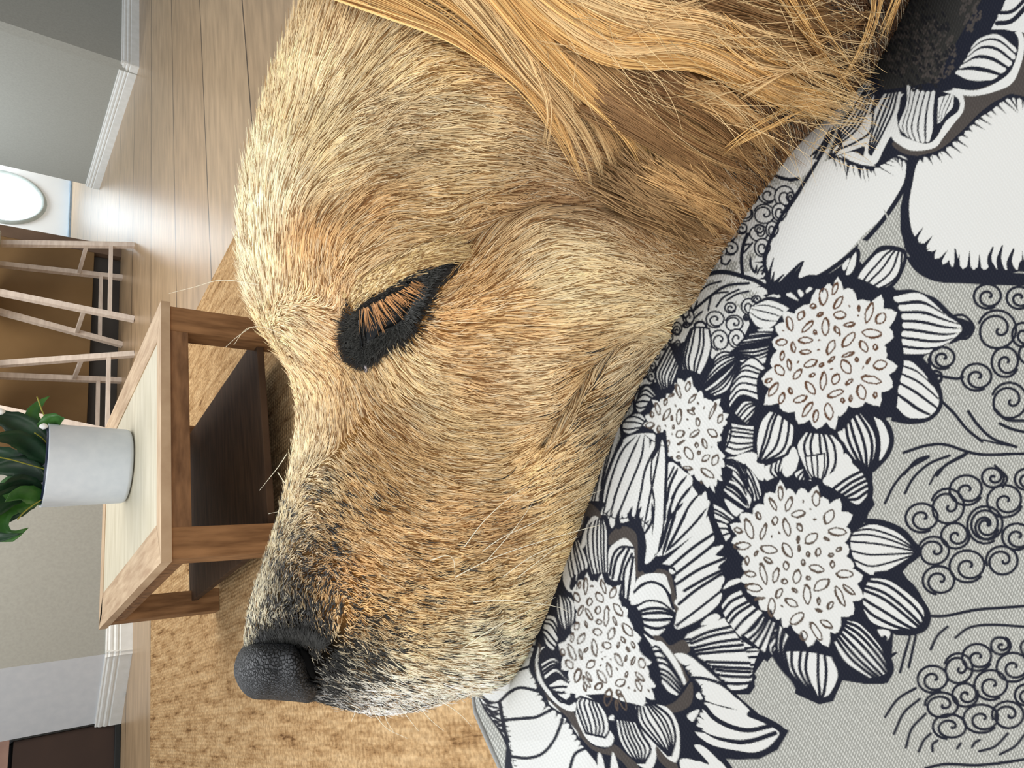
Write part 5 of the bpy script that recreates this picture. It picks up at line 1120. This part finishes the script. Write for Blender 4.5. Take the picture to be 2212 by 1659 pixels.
# fine fringe standing proud of the brow, bridge and chin
def fr_(x, y): return ((pdist(x, y, [(640,0),(575,200),(525,400),(512,540),(545,700),(612,790),(638,900),(622,1030),(565,1210),(517,1370)]) < 40) | (y > 1480)).astype(float)
pts, rad, col = coat(7000, 6, 8, .8, .0, .0042, fr_)
hairs('fringe', c2w(pts.reshape(-1, 3)).reshape(pts.shape), rad*.55, col, M_fur, dog)['kind'] = 'stuff'
# ---- nose
def headdepth(px, py):
    px, py = np.atleast_1d(px).astype(float), np.atleast_1d(py).astype(float); out = np.zeros(len(px)); A = GPX[::3, ::3].ravel(); B = GPY[::3, ::3].ravel(); D = GD[::3, ::3].ravel()
    for i in range(len(px)):
        d = (A-px[i])**2+(B-py[i])**2; k = np.argpartition(d, 4)[:4]; w_ = 1/(d[k]+1); out[i] = (D[k]*w_).sum()/w_.sum()
    return out
q = resample(crv(NOSE+NOSE[:1], 8), 121)[:-1]; ce = np.array((606, 1430.)); ts = np.linspace(0, 1, 70)
px = ce[0]+(q[:, 0]-ce[0])[None]*ts[:, None]; py = ce[1]+(q[:, 1]-ce[1])[None]*ts[:, None]
hN = .031*(1-ts[:, None]**3.2)**.5*np.ones_like(px)
hN += -.009*np.exp(-(pdist(px, py, (652,1398,668,1425,676,1462))/13)**2)            # nostril slit
hN += .0035*np.exp(-((px-640)/26)**2-((py-1440)/40)**2)+.002*np.exp(-(pdist(px, py, (700,1400,704,1470))/12)**2)
hN *= np.clip((1-ts[:, None])*9, 0, 1)**.5; nf = camv(px, py, D0-hN); nb_ = nf.copy(); nb_[..., 2] = -(D0+hN)
Vn = np.concatenate([nf, nb_[-2::-1]], 0); a_, b_ = Vn.shape[:2]
m, nt, b = mat('nose_leather', (.022, .022, .024), .6, .3)
tc = N(nt, 'ShaderNodeTexCoord'); vo = N(nt, 'ShaderNodeTexVoronoi', i_Scale=720, feature='DISTANCE_TO_EDGE'); nt.links.new(tc.outputs['Object'], vo.inputs['Vector'])
nz = N(nt, 'ShaderNodeTexNoise', i_Scale=260); nt.links.new(tc.outputs['Object'], nz.inputs['Vector'])
nt.links.new(ramp(nt, vo.outputs['Distance'], [(.0, (.003, .003, .003)), (.10, (.006, .006, .006)), (.2, (.040, .040, .042)), (.5, (.052, .050, .052))]), b.inputs['Base Color'])
bp = N(nt, 'ShaderNodeBump', i_Strength=1.0, i_Distance=.0005); nt.links.new(ramp(nt, vo.outputs['Distance'], [(0, (0, 0, 0)), (.2, (1, 1, 1))]), bp.inputs['Height']); nt.links.new(bp.outputs[0], b.inputs['Normal'])
nose = obj('nose', c2w(Vn.reshape(-1, 3)), grid_faces(a_, b_, True), m, dog, True)
M_black, _, _ = mat('nostril_shade', (.002, .002, .002), .8, .1)
def pad(name, poly, m, lift, thick, ref, parent=dog, nr=14, bulge=.0):      # rounded pad lying on a reference depth
    q = resample(crv(list(poly)+[poly[0]], 6), 81)[:-1]; c_ = q.mean(0); t_ = np.linspace(0, 1, nr); X = c_[0]+(q[:, 0]-c_[0])[None]*t_[:, None]; Y = c_[1]+(q[:, 1]-c_[1])[None]*t_[:, None]
    dd_ = ref(X.ravel(), Y.ravel()).reshape(X.shape); top = camv(X, Y, dd_-lift*(1-t_[:, None]**4)**.5-bulge*(1-t_[:, None]**2)); bot = camv(X, Y, dd_+thick)
    Vp = np.concatenate([top, bot[::-1]], 0); return obj(name, c2w(Vp.reshape(-1, 3)), grid_faces(Vp.shape[0], 80, True), m, parent, True)
nref = lambda x, y: np.interp(x, [640, 660, 690], [.2425, .2450, .249])
pad('nostril', [(650,1400),(664,1408),(676,1432),(682,1462),(674,1466),(664,1452),(656,1432),(648,1412)], M_black, .001, .004, nref, nose)  # black pad put in for the dark inside the hole
# ---- eye
M_lid, ntl, bl = mat('dark_eyelid_skin', (.022, .022, .021), .95, .08)
tc = N(ntl, 'ShaderNodeTexCoord'); nz = N(ntl, 'ShaderNodeTexNoise', i_Scale=1500, i_Detail=3); ntl.links.new(tc.outputs['Object'], nz.inputs['Vector'])
ntl.links.new(ramp(ntl, nz.outputs[0], [(.35, (.012, .012, .012)), (.65, (.045, .045, .042))]), bl.inputs['Base Color'])
bp = N(ntl, 'ShaderNodeBump', i_Strength=1.0, i_Distance=.0005); ntl.links.new(nz.outputs[0], bp.inputs['Height']); ntl.links.new(bp.outputs[0], bl.inputs['Normal'])
pad('lower_eyelid', EYE_RIM, M_lid, .0022, .004, headdepth, bulge=.0012)
M_eye, _, _ = mat('moist_dark_eye', (.004, .004, .004), .25, .5)
pad('eye_slit', [(770,676),(790,660),(840,628),(890,600),(935,584),(912,620),(892,660),(868,700),(830,722),(803,738),(788,770),(778,730)], M_eye, .0035, .002, headdepth, bulge=.0014)
v_, f_ = tube(pcam(*np.array([(774, 690), (777, 715), (781, 740), (784, 762), (788, 782)]).T, headdepth(*np.array([(774, 690), (777, 715), (781, 740), (784, 762), (788, 782)]).T)-.0033), [.0004, .0005, .0004, .0003, .0001], 6)
obj('eye_crease', v_, f_, M_eye, dog, True)
M_tear, _, _ = mat('tear_crust', (.28, .24, .24), .3); pad('tear_crust', [(784,788),(792,786),(795,800),(789,806)], M_tear, .003, .001, headdepth)
# upper lid: a furred fold arching over the slit
fold = resample(crv([(985, 553), (960, 560), (925, 571), (895, 587), (863, 607), (830, 622), (800, 638), (775, 657), (764, 668)], 8), 50)
fd = headdepth(fold[:, 0]-8, fold[:, 1]-16)-.0042*np.sin(np.linspace(.1, 1, 50)*math.pi)**.6
v_, f_ = tube(pcam(fold[:, 0]-10, fold[:, 1]-18, fd+.0022), .0012*np.sin(np.linspace(.04, .97, 50)*math.pi)**.5+.0002, 12)
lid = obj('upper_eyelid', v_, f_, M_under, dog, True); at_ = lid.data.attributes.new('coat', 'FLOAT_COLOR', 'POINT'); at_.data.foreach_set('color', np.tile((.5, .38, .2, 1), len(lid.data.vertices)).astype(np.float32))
g = np.random.default_rng(4)
def strands(n, start, vec, ln, K=5, dep=None, liftk=.0, curve=.0, jit=.08, scat=2.0):   # short hairs rooted along a px path
    a = resample(crv(start, 8), 200); i = g.integers(0, 200, n); f = i/199.; P = a[i]+g.normal(0, scat, (n, 2)); V_ = np.array([np.interp(f, np.linspace(0, 1, len(vec)), [v[k] for v in vec]) for k in (0, 1)]).T
    V_ /= np.linalg.norm(V_, axis=1)[:, None]; an = g.normal(0, jit, n); L = np.interp(f, np.linspace(0, 1, len(ln)), ln)*g.uniform(.6, 1.15, n); d0_ = dep(P[:, 0], P[:, 1]); out = np.zeros((n, K, 3)); p = P.copy()
    for k in range(K):
        s = k/(K-1); out[:, k] = pcam(p[:, 0], p[:, 1], d0_-liftk*math.sin(min(1, s*1.2)*math.pi*.8)); a_ = an+curve*s
        p = p+np.c_[V_[:, 0]*np.cos(a_)-V_[:, 1]*np.sin(a_), V_[:, 0]*np.sin(a_)+V_[:, 1]*np.cos(a_)]*(L/(K-1))[:, None]
    return out
foldd = lambda x, y: np.interp(x, fold[::-1, 0], fd[::-1])
def emit(name, P, c, rw=.00012, var=.25, m=None, stuff=True):
    n, K = P.shape[:2]; s = np.linspace(0, 1, K)[None]; o = hairs(name, P, rw*(1-.8*s**1.5)*np.ones((n, 1)), np.array(c)*g.uniform(1-var, 1+var, (n, 1)), m or M_fur, dog)
    if stuff: o['kind'] = 'stuff'
    return o
lidstart = [(x-26, y-34) for x, y in fold[::7]]
VU = [(1, -.05), (1, -.3), (.95, -.5), (.85, -.6), (.5, -.85)]
AL = []
for ox, oy, n_, lf in ((20, 27, 700, .0006), (12, 16, 800, .0008), (5, 6, 800, .0004), (0, 0, 500, -.0003)):
    AL.append(strands(n_, [(x-ox, y-oy) for x, y in fold[::7]], VU, [44, 42, 40, 34, 26], scat=5.0 if oy else 2.0, jit=.14, dep=lambda x, y: np.minimum(foldd(x+ox*.6, y)+0, headdepth(x, y))-.0002, liftk=lf+.0003))
AL = np.concatenate(AL); px_ = g.uniform(0, 1, len(AL)); cl_ = np.where(px_[:, None] < .34, np.array((.27, .15, .055)), np.where(px_[:, None] > .8, np.array((.78, .60, .34)), np.array((.62, .44, .20))))
o_ = hairs('eyelid_fur', AL, .00016*(1-.75*np.linspace(0, 1, 5)[None]**1.5)*np.ones((len(AL), 1)), cl_*g.uniform(.75, 1.2, (len(AL), 1)), M_fur, dog); o_['kind'] = 'stuff'
A4 = strands(95, [(778, 670), (800, 662), (835, 643), (872, 624), (900, 606)], [(-.05, 1), (.45, .9), (.8, .65), (.9, .45), (.9, .45)], [56, 60, 52, 40, 30], dep=lambda x, y: foldd(x, y)-.0006, liftk=-.0004, curve=-.12, jit=.16)
emit('upper_eyelashes', A4, (.42, .21, .08), .00015, .55)
A5 = strands(160, [(772, 672), (800, 648), (860, 612), (910, 582), (968, 558)], [(.9, -.2), (.95, -.4), (1, -.4), (1, -.2)], [20, 22, 24, 26], dep=lambda x, y: foldd(x, y)-.0008)
emit('lid_edge_lashes', A5, (.015, .013, .012), .00012)
A6 = strands(800, [(968, 566), (952, 590), (928, 622), (906, 662), (886, 702), (868, 722), (836, 742), (810, 768), (789, 784), (762, 772), (747, 742), (747, 708), (758, 684)], [(1, -.25), (1, -.1), (1, .1), (1, .25), (.9, .5), (.6, .85), (.25, 1), (-.1, 1), (-.7, .7), (-1, .3), (-1, -.05), (-.9, -.4)], [26, 26, 28, 26, 24], dep=lambda x, y: headdepth(x, y)-.0012, liftk=.0008)
emit('eye_rim_fur', A6, (.02, .018, .016), .00012)
# soft dark fuzz over the lid skin
pf_ = np.c_[g.uniform(738, 975, 9000), g.uniform(560, 790, 9000)]; kk = inside(pf_[:, 0], pf_[:, 1], EYE_RIM) & ~inside(pf_[:, 0], pf_[:, 1], [(780,680),(840,640),(890,610),(900,640),(868,696),(830,718),(800,732),(784,760)]); pf_ = pf_[kk][:2600]
a_ = g.uniform(-.9, .9, len(pf_))+np.arctan2(pf_[:, 1]-680, pf_[:, 0]-840); dp_ = headdepth(pf_[:, 0], pf_[:, 1]); LF = np.zeros((len(pf_), 4, 3))
for k in range(4): LF[:, k] = pcam(pf_[:, 0]+np.cos(a_)*k*4.5, pf_[:, 1]+np.sin(a_)*k*4.5, dp_-.0026-.0006*k)
emit('lid_fuzz', LF, (.075, .075, .07), .00012, .7)
NF_ = strands(1700, [(556, 1392), (575, 1388), (600, 1384), (640, 1384), (668, 1388), (690, 1400)], [(.1, -1), (0, -1), (.1, -1), (.3, -1), (.5, -.8)], [22, 24, 24, 22], scat=5.0, jit=.3, dep=lambda x, y: np.minimum(headdepth(x, y-26), headdepth(x, y))-.0012, liftk=.0004)
emit('nose_edge_fuzz', NF_, (.040, .039, .036), .00013, .6)
# ---- ear flap
EAR = [(1010,-190),(1020,-60),(1060,20),(1130,75),(1230,120),(1340,160),(1460,190),(1600,200),(1720,190),(1790,150),(1800,60),(1780,-60),(1740,-190)]
qe = resample(crv(EAR+EAR[:1], 8), 161)[:-1]; cE = np.array((1380, -20.)); te = np.linspace(0, 1, 30)
X = cE[0]+(qe[:, 0]-cE[0])[None]*te[:, None]; Y = cE[1]+(qe[:, 1]-cE[1])[None]*te[:, None]; dE = headdepth(X.ravel(), Y.ravel()).reshape(X.shape)
dE = np.minimum(dE, .222); top = camv(X, Y, dE-.0045*(1-te[:, None]**4)**.5-.001); bot = camv(X, Y, dE+.003)
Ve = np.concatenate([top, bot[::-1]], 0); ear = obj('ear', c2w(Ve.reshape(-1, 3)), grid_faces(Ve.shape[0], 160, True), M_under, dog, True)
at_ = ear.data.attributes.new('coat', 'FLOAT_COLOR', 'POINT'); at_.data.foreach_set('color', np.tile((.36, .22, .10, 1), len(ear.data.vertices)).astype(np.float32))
# locks: px path, count, root spread, tip spread, depth root/tip lift, colour, wave
GLD, LGT, MID, DRK = (.86, .54, .21), (.88, .62, .31), (.60, .37, .16), (.30, .165, .07)  # DRK locks stand in part for shade on the neck
LK = [([(900,-60),(1000,10),(1080,90),(1160,180),(1210,270),(1250,372)],260,110,6,GLD),([(960,-80),(1050,20),(1130,110),(1190,190),(1215,270)],500,50,22,LGT),([(1000,-90),(1100,20),(1180,110),(1250,190),(1320,270),(1360,350)],650,60,40,MID),
 ([(1050,-80),(1130,30),(1200,120),(1280,200),(1350,270),(1400,345),(1410,440)],420,40,12,GLD),([(1080,-80),(1170,40),(1250,140),(1340,220),(1430,290),(1470,370)],600,50,40,MID),([(1010,-60),(1090,40),(1150,130),(1230,230),(1290,330),(1310,400)],350,60,34,LGT),
 ([(1100,-90),(1180,20),(1270,100),(1350,170),(1430,230),(1540,300),(1640,330)],700,50,50,MID),([(1130,-80),(1200,10),(1290,80),(1360,105),(1450,85),(1540,110),(1640,160),(1740,215),(1825,243)],900,40,26,LGT),
 ([(1110,-60),(1190,30),(1290,100),(1380,125),(1470,120),(1570,150),(1680,200),(1790,245)],700,36,22,GLD),([(1160,-90),(1260,0),(1350,50),(1440,55),(1540,80),(1650,140),(1760,195),(1830,235)],700,50,30,GLD),
 ([(1180,-80),(1300,-10),(1400,30),(1500,40),(1600,70),(1720,110),(1880,150)],420,50,50,LGT),([(1250,-80),(1370,-10),(1500,20),(1620,40),(1760,60),(1900,70)],420,60,60,DRK),([(1180,20),(1290,66),(1400,40),(1480,10),(1580,-30),(1640,-60)],120,24,30,LGT),
 ([(1300,130),(1400,160),(1500,210),(1580,280),(1640,360)],480,40,30,DRK),([(1250,160),(1370,230),(1470,300),(1560,360),(1620,400)],520,60,40,DRK),([(1420,170),(1520,200),(1600,240),(1660,300),(1690,330)],340,30,26,MID),
 ([(1500,40),(1600,120),(1700,170),(1820,190),(1900,210)],90,60,60,GLD),([(1700,-40),(1760,60),(1800,130),(1850,190),(1880,240)],60,70,40,GLD),([(1900,-60),(1890,40),(1860,120),(1820,190),(1790,240)],50,40,20,GLD),([(1950,-60),(1935,0),(1900,80),(1880,140)],60,14,10,GLD),
 ([(1560,200),(1640,160),(1740,120),(1840,80)],40,30,30,LGT),([(1540,330),(1600,290),(1680,250),(1780,200)],36,30,30,GLD),([(1500,120),(1600,200),(1680,280),(1760,330)],40,40,50,MID),([(1380,300),(1480,380),(1560,440),(1610,480)],420,70,50,MID),([(1300,330),(1400,410),(1500,480),(1560,530)],420,70,50,(.36,.22,.10)),
 ([(1640,60),(1740,80),(1850,60),(1930,10)],60,60,30,MID),([(1480,-80),(1600,-20),(1720,30),(1880,40)],260,60,50,DRK),([(1560,120),(1680,150),(1780,150),(1880,120)],90,50,50,LGT),([(1130,60),(1160,150),(1190,230),(1180,330)],60,20,10,LGT)]
LK = [([(p_[0][0]-1.6*(p_[1][0]-p_[0][0]), p_[0][1]-1.6*(p_[1][1]-p_[0][1]))]+p_ if p_[0][1] < 0 else p_, (int(n_*.5) if n_ < 200 else int(n_*1.15)), a_, b_, c_) for p_, n_, a_, b_, c_ in LK]
PE, CE, RE = [], [], []
KE = 16
for k, (path, n, r0, r1, c_) in enumerate(LK):
    a = resample(crv(path, 10), KE); tg = np.gradient(a, axis=0); tg /= np.linalg.norm(tg, axis=1)[:, None]; nn = np.c_[-tg[:, 1], tg[:, 0]]; s = np.linspace(0, 1, KE)
    hd = headdepth(a[:, 0], a[:, 1]); hd = np.minimum(hd, .226); cl = cloth_depth(a[:, 0], a[:, 1]); base = np.minimum(hd, np.where(a[:, 0] > bdx(a[:, 1])-40, cl, 1))-.003
    layer = .0015 if c_ in (DRK, MID) else .0045
    ncl = max(3, n//26); off0 = g.normal(0, .5, ncl); off1 = off0*.5+g.normal(0, .45, ncl); ci = g.integers(0, ncl, n)
    o0 = off0[ci]*r0*1.2+g.normal(0, .10*r0+2, n); o1 = off1[ci]*r1*1.25+g.normal(0, .035*r1+1.2, n); ph_ = g.uniform(0, 6.28, ncl)[ci]+g.normal(0, .4, n); am = g.uniform(2, 7, n); cut = (g.uniform(.80, 1.06, ncl)[ci])*g.uniform(.80, 1.0, n); s00 = g.uniform(0, .22, n) if n < 200 else (g.uniform(0, .45, n) if path[0][0] > 1280 and path[0][1] > 100 else np.zeros(n))
    o = o0[:, None]*(1-s)+o1[:, None]*s+am[:, None]*np.sin(ph_[:, None]+s*5.5)*s
    u = (s00[:, None]+s[None]*(cut-s00)[:, None])*(KE-1); i = np.clip(u.astype(int), 0, KE-2); f = u-i
    ax = a[i, 0]*(1-f)+a[i+1, 0]*f+nn[i, 0]*o; ay = a[i, 1]*(1-f)+a[i+1, 1]*f+nn[i, 1]*o
    sk = np.clip(1-s/.14, 0, 1)[None]*.005; dp = base[i]*(1-f)+base[i+1]*f+sk-layer*np.sin(np.clip(s*1.1+.1, 0, 1)*math.pi)**.5-g.uniform(0, .0035, n)[:, None]-(off0[ci]*.0008)[:, None]
    PE.append(pcam(ax, ay, dp)); t_ = g.uniform(.7, 1.2, n); cc_ = np.array(c_)*t_[:, None]; w_ = g.uniform(0, 1, n) < .15; cc_[w_] *= (.5, .42, .35); CE.append(cc_); RE.append((.00016 if n > 200 else .00011)*(1-.88*s[None]**2.2)*(np.clip(s[None]*6+.3, 0, 1) if n < 200 else 1)*g.uniform(.7, 1.2, n)[:, None])
nf_ = 420; fs = np.c_[g.uniform(1020, 1880, nf_), g.uniform(-60, 330, nf_)]; fs = fs[fs[:, 1] < 40+(fs[:, 0]-1000)*.42]; nf_ = len(fs); L_ = np.minimum(g.uniform(60, 240, nf_), np.maximum(1900-fs[:, 0], 50)); a0 = g.normal(.62, .42, nf_)-.25*(fs[:, 0] > 1400); cu_ = g.normal(0, .5, nf_)
p_ = fs.copy(); FP = np.zeros((nf_, KE, 3)); hb_ = np.minimum(headdepth(fs[:, 0], fs[:, 1]), .222)
for k in range(KE):
    s_ = k/(KE-1); FP[:, k] = pcam(p_[:, 0], p_[:, 1], hb_-.005-.009*math.sin(s_*2.2)); an_ = a0+cu_*(s_-.5); p_ = p_+np.c_[np.cos(an_), np.sin(an_)]*(L_/(KE-1))[:, None]
PE.append(FP); CE.append(np.array((.86, .62, .32))*g.uniform(.5, 1.1, (nf_, 1))); RE.append(.00009*(1-.8*np.linspace(0, 1, KE)[None]**2)*np.ones((nf_, 1)))
hairs('ear_fur', np.concatenate(PE), np.concatenate(RE), np.clip(np.concatenate(CE), 0, 1), M_fur, dog)['kind'] = 'stuff'
# ---- whiskers
WH = [([(1042,1191),(1085,1161),(1165,1124),(1251,1078),(1301,1058)],.0030),([(1003,1181),(1046,1125),(1106,1071),(1159,1041)],.0025),([(983,1247),(1052,1211),(1132,1181),(1232,1151),(1281,1138),(1397,1111)],.0040),([(1052,1211),(1112,1141),(1152,1085)],.003),
 ([(1085,1247),(1145,1204),(1212,1174),(1250,1160)],.003),([(1119,1247),(1182,1197),(1218,1164)],.0028),([(1022,1300),(1090,1297),(1200,1310),(1240,1330)],.004),([(1000,1400),(1060,1360),(1140,1320),(1200,1290)],.003),([(930,1210),(965,1200),(980,1210),(983,1250)],.003),
 ([(770,1528),(765,1545),(758,1560)],.0),([(800,1525),(815,1550),(838,1575),(880,1595)],.001),([(860,1520),(885,1555),(905,1580)],.001),([(900,1515),(925,1550),(960,1580)],.0),([(940,1505),(990,1540),(1020,1570)],.0),([(830,1530),(835,1556),(850,1580)],0),
 ([(1010,1470),(1040,1490),(1075,1500)],.001),([(640,735),(560,705),(520,722),(487,750)],.012),([(560,705),(530,712),(505,745)],.012),([(560,615),(480,605),(420,620),(365,634)],.004),([(600,1020),(640,1090),(580,1110)],0),([(620,980),(600,1010),(560,1060)],.0)]
wh = []
for path, lf in WH:
    a = resample(crv(path, 8), 14); d0_ = np.minimum(headdepth(a[:, 0], a[:, 1]), np.linspace(headdepth(*a[:1].T)[0], headdepth(*a[:1].T)[0]+.0, 14)); d0_ = np.linspace(d0_[0], d0_[0]-.001, 14) if lf else np.full(14, d0_[0])
    P = pcam(a[:, 0], a[:, 1], np.minimum(d0_, headdepth(a[:, 0], a[:, 1]))-.0015-lf*np.sin(np.linspace(0, 1, 14)*1.6)); v_, f_ = tube(P, np.linspace(.00017, .00005, 14), 5)
    wh.append(obj('whisker', v_, f_, None, dog, True))
M_wh, _, _ = mat('pale_whisker', (.86, .80, .62), .4, .4)
for o in wh: o.data.materials.append(M_wh)
make_cushion()
